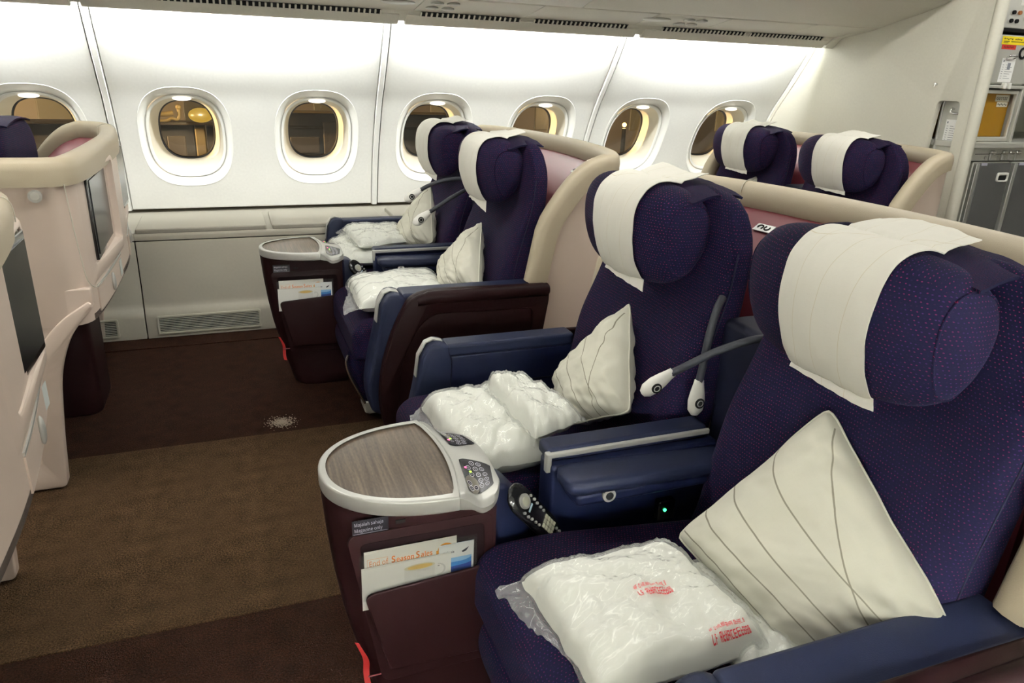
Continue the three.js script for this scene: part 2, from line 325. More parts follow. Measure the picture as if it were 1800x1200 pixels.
// ---- overhead: valance that hides the wall lamps, vents, service panels, bins
const ceil = structure('trim_1'), roof = structure('ceiling');
const vSeams = [[-1.93, -.575], [-.535, .865], [.90, 2.215], [2.255, 3.56]];
vSeams.forEach(([a, b]) => {
  const g = extX(poly([[-3.968, 1.606, .008], [-3.962, 1.5945, .008], [-3.945, 1.5945, .01], [-3.904, 1.636, .003], [-3.912, 1.644], [-3.947, 1.612, .006], [-3.956, 1.63, .003], [-3.968, 1.63]], .003), a, b, .006, 3);
  part('valance', g, M.bin, ceil);
});
part('valance_core', extX(poly([[-3.962, 1.632], [-3.955, 1.632], [-3.90, 1.675], [-3.90, 1.69], [-3.962, 1.69]], .001), X0, XB - .002, .001), M.bin, ceil);
part('valance_joint', extX(poly([[-3.957, 1.612], [-3.945, 1.612], [-3.89, 1.662], [-3.89, 1.68], [-3.957, 1.635]], .001), X0, XB - .03, .001), M.bin, ceil);
part('vent_strip', extX(poly([[-3.906, 1.640], [-3.884, 1.662], [-3.884, 1.672], [-3.914, 1.646]], .001), X0, XB - .06, .0005), M.bin, ceil);
part('end_cap', extX(poly([[-4.01, 1.602], [-3.955, 1.594], [-3.885, 1.652], [-3.62, 1.695], [-3.62, 1.72], [-3.885, 1.69], [-4.01, 1.66]], .003), 3.585, XB - .001, .004), M.bin, ceil);
{ // vents: dark slot with ribs
  const runs = [[-.42, .09], [.10, .77], [.97, 1.50], [1.58, 2.14], [2.36, 2.92], [2.96, 3.50], [-1.8, -1.2], [-1.15, -.62]];
  const rib = box(-.0045, .0045, -.004, .004, -.013, .013, .002, 1);
  for (const [a, b] of runs) {
    const bk = box(a, b, -.0015, .0015, -.0135, .0135, .001, 1); bk.rotateX(-Math.PI / 4); bk.translate(0, 1.6450, -3.8930); part('vent_backing', bk, M.dark, ceil);
    const n = Math.round((b - a) / .0272); for (let k = 0; k <= n; k++) { const g = rib.clone(); g.rotateX(-Math.PI / 4); g.translate(a + (b - a) * k / n, 1.6425, -3.8905); part('vent_rib', g, M.bin, ceil); }
  }
  // service panels between the vent line and the bins
  const ps = [X0, -1.9, -1.2, -.45, .25, .93, 1.52, 2.17, 2.62, 3.2, 3.64];
  for (let i = 0; i + 1 < ps.length; i++) part('service_panel', extX(poly([[-3.884, 1.656], [-3.615, 1.695], [-3.615, 1.712], [-3.884, 1.672]], .002), ps[i] + .0015, ps[i + 1] - .0015, .002), M.bin, ceil);
  part('service_backing', extX(poly([[-3.90, 1.675], [-3.60, 1.71], [-3.60, 1.72], [-3.90, 1.685]], .001), X0, XB - .002, .001), M.bin, ceil);
  const py = z => 1.660 + (z + 3.858) * .144;
  for (const ux of [2.38, .98]) {
    const sp = new THREE.SphereGeometry(1, 24, 12); sp.scale(.085, .012, .055); sp.translate(ux - .16, py(-3.73) + .002, -3.73); part('speaker_cover', plain(sp), M.silver, ceil);
    for (const [dx, z] of [[.02, -3.69], [.10, -3.69], [.02, -3.79], [.10, -3.79]]) {
      const rg = new THREE.TorusGeometry(.026, .006, 8, 28); rg.rotateX(Math.PI / 2); rg.translate(ux + dx, py(z) - .002, z); part('nozzle_ring', plain(rg), M.silver, ceil);
      part('nozzle', disc(ux + dx, py(z), z, .022, .014, [0, 1, 0], 20, .012), dx > .05 ? M.silver : M.white, ceil);
    }
  }
}
// bins
[[X0, -1.9], [-1.893, -.21], [-.203, 1.72], [1.727, 3.646]].forEach(([a, b], i) => {
  const lab = ['overhead bin farthest forward along the window side', 'overhead bin above the forward window panel', 'overhead bin above the row of two middle window panels', 'overhead bin beside the bulkhead'][i];
  const prof = [[-3.61, 1.698, .01], [-3.495, 1.727, .05], [-3.33, 1.763, .05], [-3.23, 1.792, .06], [-3.13, 1.825, .08], [-3.02, 1.90, .1], [-2.96, 2.02, .08], [-2.955, 2.12], [-3.3, 2.09], [-3.6, 2.05]];
  const t = thing('overhead_bin', lab, 'overhead bin', [(a + b) / 2, 1.698, -3.3]);
  part('bin_body', extX(poly(prof, .004), a, b, .006, 3, 6), M.bin, t);
  part('bin_lip', extX(poly([[-3.20, 1.797, .006], [-3.13, 1.818, .006], [-3.135, 1.832, .004], [-3.205, 1.812, .004]], .003), a + .03, b - .06, .004), M.bulkhead, t);
});
part('ceiling_panel', extX(poly([[-4.95, 2.02], [-3.55, 2.1], [-3.0, 2.17], [-2.6, 2.28], [.0, 2.28], [.35, 2.17], [.9, 2.1], [2.3, 2.02], [2.3, 2.1], [0, 2.36], [-2.6, 2.36], [-4.95, 2.12]], .01), X0, X1, .004), M.bin, roof);
part('valance_back', extX(poly([[-3.96, 1.70], [-3.9, 1.70], [-3.62, 2.1], [-3.7, 2.1]], .004), X0, XB, .002), M.bin, ceil);
// wall lamps in the cove: tubes above the valance, one per panel
vSeams.forEach(([a, b], i) => {
  const t = thing('cove_lamp', ['hidden lamp washing the first wall panel at the left', 'hidden lamp washing the second wall panel', 'hidden lamp washing the third wall panel', 'hidden lamp washing the wall panel by the bulkhead'][i], 'lamp', [(a + b) / 2, 1.66, -3.99]);
  part('lamp_tray', box(a + .03, b - .03, 1.684, 1.690, -4.03, -3.962, .002, 1), M.bin, t);
  part('lamp_tube', boxUV(new THREE.CylinderGeometry(.008, .008, b - a - .22, 12).rotateZ(Math.PI / 2).translate((a + b) / 2, 1.664, -3.982)), glow([1, .98, .92], 3), t);
  areaLight((a + b) / 2, 1.652, -3.985, b - a - .26, .04, [(a + b) / 2, 1.652 + .18, -4.985], LIGHT.cove, LIGHT.white);
});
// aisle ceiling lights, real fittings outside the frame
[[-2.32, LIGHT.aisleFar, 'ceiling light over the aisle beside the window seats'], [-.35, LIGHT.aisleNear, 'ceiling light over the aisle behind the centre seats']].forEach(([z, k, lab]) => {
  for (let j = 0; j < 3; j++) {
    const a = -3.9 + j * 2.55, b = a + 2.4, t = thing('ceiling_light', `${lab}, ${['front', 'middle', 'rear'][j]} one`, 'ceiling light', [(a + b) / 2, 2.262, z]);
    part('light_frame', box(a - .02, b + .02, 2.262, 2.282, z - .13, z + .13, .005), M.white, t);
    part('light_diffuser', box(a, b, 2.258, 2.266, z - .11, z + .11, .003), glow(LIGHT.warm, 1.2), t);
    areaLight((a + b) / 2, 2.254, z, b - a, .22, [(a + b) / 2, 0, z], k, LIGHT.warm);
  }
});
// far side of the cabin, ends
{
  const w = structure('wall_right');
  part('wall_panel', extX(poly([[1.98, .56], [1.93, .82], [1.855, 1.0], [1.75, 1.19], [1.55, 1.46], [1.458, 1.60], [1.42, 1.72], [1.42, 2.1], [2.35, 2.1], [2.35, .56]], .01), X0, X1, .004), M.panel, w);
  part('lower_panel', extX(poly([[1.42, 0], [1.42, .56], [2.35, .56], [2.35, 0]], .01), X0, X1, .004), M.dado, w);
  part('bin_row', extX(poly([[1.302, 1.60], [1.22, 1.66], [.95, 1.70], [.55, 1.79], [.35, 1.92], [.28, 2.16], [.9, 2.14], [1.28, 1.9], [1.302, 1.66]], .02), X0, X1, .006), M.bin, w);
  for (let j = 0; j < 5; j++) {  // unseen lamps added to brighten the side faces turned toward the camera
    const a = -4.0 + j * 1.55, b = a + 1.4, t = thing('cove_lamp', `added unseen lamp washing the far-side wall behind the camera, number ${['one', 'two', 'three', 'four', 'five'][j]} from the front`, 'lamp', [(a + b) / 2, 1.66, 1.33]);
    part('lamp_tray', box(a, b, 1.690, 1.696, 1.304, 1.38, .002, 1), M.bin, t);
    part('lamp_tube', boxUV(new THREE.CylinderGeometry(.008, .008, b - a - .06, 12).rotateZ(Math.PI / 2).translate((a + b) / 2, 1.668, 1.325)), glow([1, .98, .92], 3), t);
    areaLight((a + b) / 2, 1.652, 1.330, b - a - .06, .05, [(a + b) / 2, 1.70, 2.33], LIGHT.rightFill, LIGHT.white);
  }
  const e = structure('wall_front'); part('wall_board', box(X0 - .08, X0, -.05, 2.4, -4.95, 2.35, .004), M.bulkhead, e);
  const r = structure('wall_rear'); part('wall_board', box(X1, X1 + .08, -.05, 2.4, -4.95, 2.35, .004), M.bulkhead, r);
}
// bulkhead with a small cut-out, and its rounded free edge
{
  const b = structure('wall_bulkhead');
  const s = poly([[-4.82, 0], [-2.875, 0], [-2.875, 2.24], [-4.4, 2.08], [-4.82, 1.6]], .004);
  s.holes.push(poly([[-3.128, .985], [-2.965, .985], [-2.965, 1.322, .03], [-3.105, 1.322, .03]], .006));
  part('bulkhead_panel', extX(s, XB, XB + .035, .003), M.bulkhead, b);
  part('bulkhead_post', boxUV(new THREE.CapsuleGeometry(.030, 2.3, 6, 20).translate(XB + .014, 1.08, -2.872)), M.bulkhead, b);
  part('corner_strip', (() => { const r = []; for (let i = 0; i <= 30; i++) { const y = lerp(.56, 1.66, i / 30); r.push([wallPoint(3.642, y, -.028), wallPoint(3.65, y, -.028), wallPoint(3.65, y, .02), wallPoint(3.642, y, .02)]); } return loft(r); })(), M.bulkhead, b);
  part('coat_hook', merge([disc(XB - .006, 1.405, -3.135, .007, .012, [1, 0, 0], 12), disc(XB - .014, 1.398, -3.135, .0035, .014, [.3, 1, 0], 10)]), M.chrome, b);
}

// ------------------------------------------------------------------ seat pair, drawn at the window row in the middle of the picture
const ZA = -3.72, ZB = -2.95, ZC = -3.316;
const ROW = { window: [0, 0, 0], centre: [.018, 0, 2.002], rear: [1.88, 0, 0], front: [-1.98, 0, 0] };
const add = (a, b) => a.map((v, i) => v + b[i]);

const backFront = spline([[.36, .90], [.45, .925], [.55, .938], [.68, .968], [.80, 1.022], [.90, 1.065], [1.0, 1.085], [1.14, 1.10]]);
const backRear = spline([[.36, 1.07], [.5, 1.13], [.75, 1.165], [.95, 1.178], [1.08, 1.172], [1.14, 1.15]]);
function backRing(y, zc, inset, n = 64) {
  const top = clamp((y - .97) / .168), w = (.302 - .13 * (1 - Math.sqrt(Math.max(0, 1 - top * top)))) - inset, xf = backFront(y) + inset * .8, xr = backRear(y) - inset * .8;
  const ring = []; for (let i = 0; i < n; i++) {
    const t = i / n * Math.PI * 2, c = pw(Math.cos(t), 2 / 4.6), s = pw(Math.sin(t), 2 / 4.6), z = w * s;
    const dish = .030 * (1 - (z / w) ** 2) * smooth(.36, .6, y) * (1 - smooth(.85, 1.0, y));   // hollow between the side bolsters
    ring.push(V((xf + xr) / 2 - (xr - xf) / 2 * c + (c > 0 ? dish : 0) + .0025 * N3(y * 9, z * 9, zc), y, zc + z));
  }
  return ring;
}
const HZ = -.028;
const headAxis = z => ({ x: 1.008 + .035 * (z / .26) ** 2, y: 1.012 });
function headPoint(z, t, off = 0) {                        // bolster with rounded ends; t runs round the section
  const k = Math.max(0, 1 - Math.abs(z / .25) ** 4.5) ** (1 / 2.6), rx = (.084 + off) * k, ry = (.131 + off) * k, a = headAxis(z);
  const px = rx * pw(Math.cos(t), .92) + .012 * Math.sin(2 * t) * k, py = ry * pw(Math.sin(t), .92), tilt = -.10;
  return V(a.x + px * Math.cos(tilt) - py * Math.sin(tilt), a.y + px * Math.sin(tilt) + py * Math.cos(tilt), z);
}
function seatParts(t, zc, mir) {                           // mir: +1 when the console side of the seat is toward -z
  const K = [[.36, .03], [.365, .012], [.38, .003]], rings = [];
  for (const [y, i] of K) rings.push(backRing(y, zc, i));
  for (let i = 1; i <= 26; i++) rings.push(backRing(lerp(.38, 1.115, i / 26), zc, 0));
  rings.push(backRing(1.127, zc, .006), backRing(1.136, zc, .02), backRing(1.139, zc, .05));
  const back = part('backrest', loft(rings, { crease: 1.2 }), M.fabric, t);
  for (const s of [-1, 1]) part('seam', tube([.42, .55, .68, .8, .9, 1.0].map(y => { const w = .302; return [(backFront(y) + backRear(y)) / 2 - .02, y, zc + s * (w + .0005)]; }), .0018, 30, 6), M.navyDark, back);
  const hr = []; const n = 48;
  for (let i = 0; i <= 44; i++) { const u = -Math.cos(i / 44 * Math.PI), z = zc + HZ + .2495 * u, r = []; for (let j = 0; j < n; j++) { const p = headPoint(.2495 * u, j / n * Math.PI * 2); p.z = z; r.push(p); } hr.push(r); }
  const head = part('headrest', loft(hr, { crease: 1.3 }), M.fabric, t);
  for (const s of [-1, 1]) { const q = []; for (let j = 0; j < 30; j++) { const p = headPoint(.225 * s, j / 30 * Math.PI * 2, .001); q.push([p.x, p.y, zc + HZ + .225 * s]); } part('piping', tube(q, .0022, 60, 6, true), M.fabric, head); }
  // fabric flap folded from the headrest over the top of the back
  part('headrest_flap', sheet((u, v) => {
    const z = zc + lerp(-.205, .205, v), k = [[1.03, 1.128], [1.06, 1.139], [1.10, 1.146], [1.14, 1.146], [1.178, 1.140]], i = Math.min(3, Math.floor(u * 4)), f = u * 4 - i;
    return V(lerp(k[i][0], k[i + 1][0], f), lerp(k[i][1], k[i + 1][1], f) - .02 * Math.abs(v - .5) ** 2 * 4 + .004 * N3(u * 3, v * 8, zc), z);
  }, 10, 24, -.006), M.fabric, t);
  // cushion and leg rest
  const cs = poly([[.385, .315, .03], [.385, .43, .05], [.425, .468, .05], [.55, .472, .1], [.97, .425, .05], [.97, .30, .02]]);
  part('seat_cushion', ext(cs, zc - .275, zc + .29, .03, 5, 8, 1.1), M.fabric, t);
  const lr = poly([[.388, .32, .02], [.378, .27, .04], [.395, .20, .06], [.435, .11, .04], [.448, .075, .01], [.50, .075, .02], [.54, .32]]);
  part('leg_rest', ext(lr, zc - .215, zc + .16, .015, 4, 8, 1.0), M.fabric, t);
  const edge = part('leg_rest_trim', tube([[.383, .30, zc + .163], [.374, .265, zc + .164], [.390, .20, zc + .164], [.430, .11, zc + .164], [.444, .08, zc + .164]], .0055, 30, 8), M.chrome, t);
  const foot = part('foot_end', ext(poly([[.440, .085], [.442, .035, .012], [.458, .028, .012], [.52, .028, .02], [.535, .06, .02], [.52, .085]], .008), zc + .06, zc + .165, .006, 3), M.alu, t);
  part('foot_bolt', disc(.508, .058, zc + .166, .012, .004, [0, 0, 1]), M.dark, foot);
  part('seat_base', box(.56, 1.02, .02, .31, zc - .25, zc + .24, .02), M.navyDark, t);
  // gooseneck reading lamp is added by the caller
}
function gooseneck(t, pts, dir) {                          // bendy reading lamp: stalk, white head, dark button
  const a = part('reading_lamp', tube(pts, .0095, 40, 10), M.rubber, t);
  const e = V(...pts[pts.length - 1]), d = V(...dir).normalize(), q = new THREE.Quaternion().setFromUnitVectors(V(0, -1, 0), d);
  const g = new THREE.LatheGeometry([[0, .010], [.0125, .008], [.0145, -.004], [.019, -.024], [.0225, -.046], [.020, -.070], [.010, -.083], [0, -.085]].map(p => new THREE.Vector2(...p)), 24);
  g.scale(1, 1, .72); g.applyQuaternion(q); g.translate(e.x, e.y, e.z); part('lamp_head', plain(g), M.white, a);
  const f = V(0, 0, 1).applyQuaternion(q), c = e.clone().addScaledVector(d, .048).addScaledVector(f, .0158);
  part('lamp_button', disc(c.x, c.y, c.z, .013, .003, [f.x, f.y, f.z], 24), M.dark, a);
  part('lamp_button_ring', (() => { const r = new THREE.TorusGeometry(.0075, .0012, 6, 20); r.applyQuaternion(new THREE.Quaternion().setFromUnitVectors(V(0, 0, 1), f)); const c2 = c.clone().addScaledVector(f, .0018); r.translate(c2.x, c2.y, c2.z); return plain(r); })(), M.silver, a);
}
function armFront(t, z0, z1) {                             // padded front post of an outer arm with its silver band
  const prof = [[.562, .604, .01], [.535, .617, .03], [.503, .612, .035], [.478, .575, .05], [.462, .47, .08], [.43, .34, .06], [.415, .24, .06], [.43, .15, .03], [.52, .12, .02], [.565, .35], [.575, .55]];
  part('arm_post', ext(poly(prof, .01), z0, z1, .014, 4, 8, 1), M.navyLeather, t);
  const m = (z0 + z1) / 2, w = (z1 - z0) * .5 - .012;
  part('arm_band', sheet((u, v) => { const k = [[.464, .50], [.473, .570], [.496, .611], [.520, .6195], [.550, .611]], i = Math.min(3, Math.floor(u * 4)), f = u * 4 - i; return V(lerp(k[i][0], k[i + 1][0], f) - .0022, lerp(k[i][1], k[i + 1][1], f) + .0022, m + lerp(-w, w, v) * .42); }, 16, 6, -.004), M.silver, t);
}
function windowArm(t) {
  part('arm_pad', box(.553, .985, .565, .606, -4.086, -4.012, .012, 4), M.navyLeather, t);
  armFront(t, -4.087, -4.008);
  part('arm_panel', ext(poly([[.56, .30], [1.0, .30], [1.0, .566], [.56, .566]], .01), -4.075, -4.022, .006), M.navyPlastic, t);
  part('arm_panel_line', tube([[.60, .40, -4.020], [.72, .415, -4.020], [.80, .455, -4.020], [.99, .46, -4.020]], .002, 20, 6), M.navyDark, t);
  part('side_panel', ext(poly([[.46, .19], [1.10, .19], [1.10, .60, .02], [.60, .60, .06], [.50, .48, .08], [.45, .28, .06]], .01), -4.089, -4.070, .005), M.burgundy, t);
}
function aisleArm(t) {
  part('arm_pad', box(.556, 1.088, .568, .612, -2.655, -2.545, .012, 4), M.navyLeather, t);
  armFront(t, -2.66, -2.535);
  part('arm_inner', ext(poly([[.56, .20], [1.0, .20], [1.0, .57], [.56, .57]], .01), -2.64, -2.56, .006), M.navyPlastic, t);
  const o = [[.49, .02], [1.09, .02], [1.10, .42], [1.122, .565, .012], [1.122, .622, .012], [.66, .632, .03], [.575, .612, .06], [.515, .50, .10], [.462, .34, .10], [.452, .18, .06]];
  part('side_panel', ext(poly(o, .01), -2.548, -2.500, .010, 4, 8), M.burgundy, t);
  const rim = poly(o.map(([x, y, r]) => [x, y, r]), .01);
  rim.holes.push(poly([[.535, .08], [1.055, .08], [1.055, .535], [.66, .545, .05], [.605, .50, .06], [.535, .36, .10], [.522, .2, .05]], .02));
  part('side_panel_rim', ext(rim, -2.515, -2.490, .006, 4, 8), M.burgundy, t);
  part('side_rail', loft([.60, .64, 1.115, 1.122].map((x, i) => { const r = []; for (let j = 0; j < 16; j++) { const a = j / 16 * 6.2832, k = i === 0 || i === 3 ? .7 : 1; r.push(V(x, .606 + .026 * k * Math.sin(a) - (i === 0 ? .012 : 0), -2.500 + .022 * k * Math.cos(a))); } return r; }), { crease: 1 }), M.burgundy, t);
}
function midArm(t) {
  part('centre_shade_box', box(1.10, 1.24, .30, .84, -3.432, -3.238, .02), M.navyDark, t);  // added dark box in place of the shadow between the seat backs
  part('arm_body', ext(poly([[.598, .18], [1.04, .18], [1.04, .57], [.598, .57]], .012), -3.375, -3.30, .008), M.navyPlastic, t);
  part('arm_pad', box(.596, 1.02, .568, .603, -3.388, -3.322, .012, 4), M.navyLeather, t);
  part('arm_trim', merge([box(.590, 1.02, .583, .597, -3.324, -3.313, .004), box(.588, .602, .548, .597, -3.330, -3.313, .004)]), M.silver, t);
  part('flip_arm', loft([.604, .612, .64, .98, 1.02].map((x, i) => { const k = [.55, .85, 1, .92, .9][i], r = []; for (let j = 0; j < 28; j++) { const a = j / 28 * 6.2832; r.push(V(x, .556 - (x - .6) * .03 + .021 * k * pw(Math.sin(a), .6), -3.262 + .050 * k * pw(Math.cos(a), .6))); } return r; }), { crease: 1 }), M.navyLeather, t);
  part('flip_arm_shell', box(.625, .985, .505, .538, -3.302, -3.222, .012, 3), M.navyPlastic, t);
  const b = part('recline_button', disc(.700, .528, -3.220, .0155, .007, [0, 0, 1], 28), M.white, t);
  part('button_centre', disc(.700, .528, -3.2165, .009, .004, [0, 0, 1], 20), M.dark, b);
  part('socket', box(.868, .915, .392, .446, -3.292, -3.268, .005), M.black, t);
  part('socket_light', disc(.884, .424, -3.267, .004, .003, [0, 0, 1], 12), glow([.05, 1, .25], 3), t);
}
const seatLab = {
  A1: 'navy seat by the window in the middle row, ahead of the burgundy shell', B1: 'navy aisle seat of the far pair, with burgundy side panel toward the aisle',
  A2: 'left navy seat of the near pair, holding a pillow and two bagged blankets', B2: 'nearest navy seat, at the lower right, with the largest pillow in it',
  A3: 'left of the two navy seats in front of the cream bulkhead', B3: 'right of the two navy seats in front of the cream bulkhead', B0: 'navy seat of which only the top shows at the left edge, before a window' };
const seatA = thing('airline_seat', seatLab.A1, 'seat', [.75, 0, ZA]);
seatParts(seatA, ZA, -1); windowArm(seatA);
const seatB = thing('airline_seat', seatLab.B1, 'seat', [.75, 0, ZB]);
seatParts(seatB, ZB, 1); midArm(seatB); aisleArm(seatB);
const bare = [seatA.children.length, seatB.children.length];
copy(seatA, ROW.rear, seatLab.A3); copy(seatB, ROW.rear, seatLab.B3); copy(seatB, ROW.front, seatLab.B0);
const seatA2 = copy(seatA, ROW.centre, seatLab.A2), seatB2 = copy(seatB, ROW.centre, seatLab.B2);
copy(seatA, ROW.front, 'navy window seat ahead of the beige shell at the left edge');
const moved = (root, d) => { origin.set(root, root.position.clone()); return root; };
moved(seatA2); moved(seatB2);
gooseneck(seatA, [[1.10, .90, -3.395], [1.03, .905, -3.40], [.95, .895, -3.41], [.88, .87, -3.42], [.838, .848, -3.42]], [-.82, -.5, .05]);
gooseneck(seatB, [[1.10, .90, -3.235], [1.02, .885, -3.22], [.94, .852, -3.205], [.87, .812, -3.20], [.825, .784, -3.20]], [-.78, -.55, .05]);
gooseneck(seatA2, [[1.09, .90, -1.402], [1.065, .875, -1.385], [1.045, .81, -1.375], [1.035, .74, -1.37], [1.03, .695, -1.37]], [-.05, -1, .05]);
gooseneck(seatB2, [[1.15, .835, -1.275], [1.10, .828, -1.29], [1.04, .792, -1.33], [.98, .742, -1.37], [.955, .722, -1.385]], [-.72, -.52, -.12]);

// headrest covers: white cloth with a free corner
const lineTex = (seed, base, line, w, crossing) => canvasTex(1024, 1024, (c) => {
  c.fillStyle = base; c.fillRect(0, 0, 1024, 1024); const R = rng(seed);
  for (let i = 0; i < 2600; i++) { c.fillStyle = `rgba(${R() < .5 ? '255,255,250' : '190,188,170'},.06)`; c.fillRect(R() * 1024, R() * 1024, 2 + R() * 60, 1); c.fillRect(R() * 1024, R() * 1024, 1, 2 + R() * 60); }
  c.strokeStyle = line; c.lineWidth = w; for (const q of crossing) { c.beginPath(); c.moveTo(q[0], q[1]); c.bezierCurveTo(q[2], q[3], q[4], q[5], q[6], q[7]); c.stroke(); }
});
const coverMat = phys([.76, .755, .73], { roughness: .85, map: lineTex(3, '#f4f2ea', 'rgba(206,190,150,.55)', 4, [[0, 120, 300, 60, 700, 330, 1024, 300], [0, 420, 400, 350, 600, 700, 1024, 560], [120, 0, 200, 500, 420, 700, 380, 1024], [0, 760, 300, 900, 700, 700, 1024, 940]]), sheen: .2 });
function headCover(zc, seed, tip) {
  const w = .101;
  return sheet((u, v) => {
    const zz = lerp(-w, w, v) * (1 - .06 * smooth(.5, 1, u)) + .008 + .004 * smooth(.6, 1, u), wr = .0035 * N3(u * 5 + seed, v * 4, seed) + .002 * N3(u * 14, v * 9 + seed, 2);
    if (u < .2) { const f = u / .2, p = headPoint(zz - HZ, 1.35, .009); return V(lerp(1.125 + .012 * v, p.x, f), lerp(1.163 + .006 * Math.sin(v * 5 + seed), p.y + .003, f) + wr, zc + zz); }
    if (u < .9) { const f = (u - .2) / .7, p = headPoint(zz - HZ, lerp(1.35, 4.30, f), .0075 + wr); p.z = zc + zz; return p; }
    const f = (u - .9) / .1, p = headPoint(zz - HZ, 4.30, .006 + wr); return V(p.x - .004 * f, p.y - (.010 + tip * v * v) * f, zc + zz + .008 * f * v);
  }, 60, 30, -.0022);
}
const coverAt = (z, x) => [x ?? 1.0, 1.01, z];
const CL = ['white cloth cover over the headrest of the window seat in the middle row', 'white cloth cover over the headrest of the far aisle seat', 'white cloth cover on the headrest of the left seat of the near pair', 'white creased cloth cover on the nearest headrest', 'white cloth cover on the left headrest before the bulkhead', 'white cloth cover on the right headrest before the bulkhead'];
[[ZA, ROW.window, .018], [ZB, ROW.window, .034], [ZA, ROW.centre, .020], [ZB, ROW.centre, .012], [ZA, ROW.rear, .01], [ZB, ROW.rear, .01]].forEach(([z, d, tip], i) => {
  const g = headCover(z, i * 3.7 + .5, tip); g.translate(...d);
  solo('headrest_cover', g, coverMat, CL[i], 'headrest cover', add([1.0, 1.01, z], d));
});

// ------------------------------------------------------------------ privacy shells
// plan of the shell, from the free end of the aisle wing round to the window wing
const planRear = [[1.06, -2.57], [1.12, -2.565], [1.20, -2.56], [1.30, -2.56], [1.37, -2.565], [1.415, -2.59], [1.44, -2.63], [1.475, -2.70], [1.52, -2.88], [1.548, -3.08], [1.558, -3.32], [1.545, -3.55], [1.51, -3.78], [1.46, -3.95], [1.42, -4.03], [1.36, -4.08], [1.28, -4.10], [1.20, -4.10], [1.12, -4.10], [1.06, -4.10]];
const planFront = [[1.06, -2.57], [1.14, -2.565], [1.24, -2.56], [1.36, -2.56], [1.46, -2.56], [1.515, -2.57], [1.54, -2.60], [1.555, -2.68], [1.568, -2.90], [1.572, -3.10], [1.572, -3.40], [1.555, -3.62], [1.525, -3.84], [1.49, -3.98], [1.45, -4.05], [1.38, -4.09], [1.28, -4.10], [1.20, -4.10], [1.12, -4.10], [1.06, -4.10]];
const topAt = x => x > 1.36 ? 1.098 : spline([[1.06, .62], [1.075, .70], [1.10, .83], [1.15, .925], [1.22, 1.015], [1.29, 1.072], [1.36, 1.098]])(x);
function shellPath(plan) {
  const c = new THREE.CatmullRomCurve3(plan.map(([x, z]) => V(x, 0, z)), false, 'centripetal'), pts = c.getSpacedPoints(120), out = [];
  pts.forEach((p, i) => { const a = pts[Math.max(0, i - 1)], b = pts[Math.min(120, i + 1)], t = b.clone().sub(a).normalize(); out.push({ p, n: V(t.z, 0, -t.x), h: topAt(p.x) }); });   // n points into the seat
  return out;
}
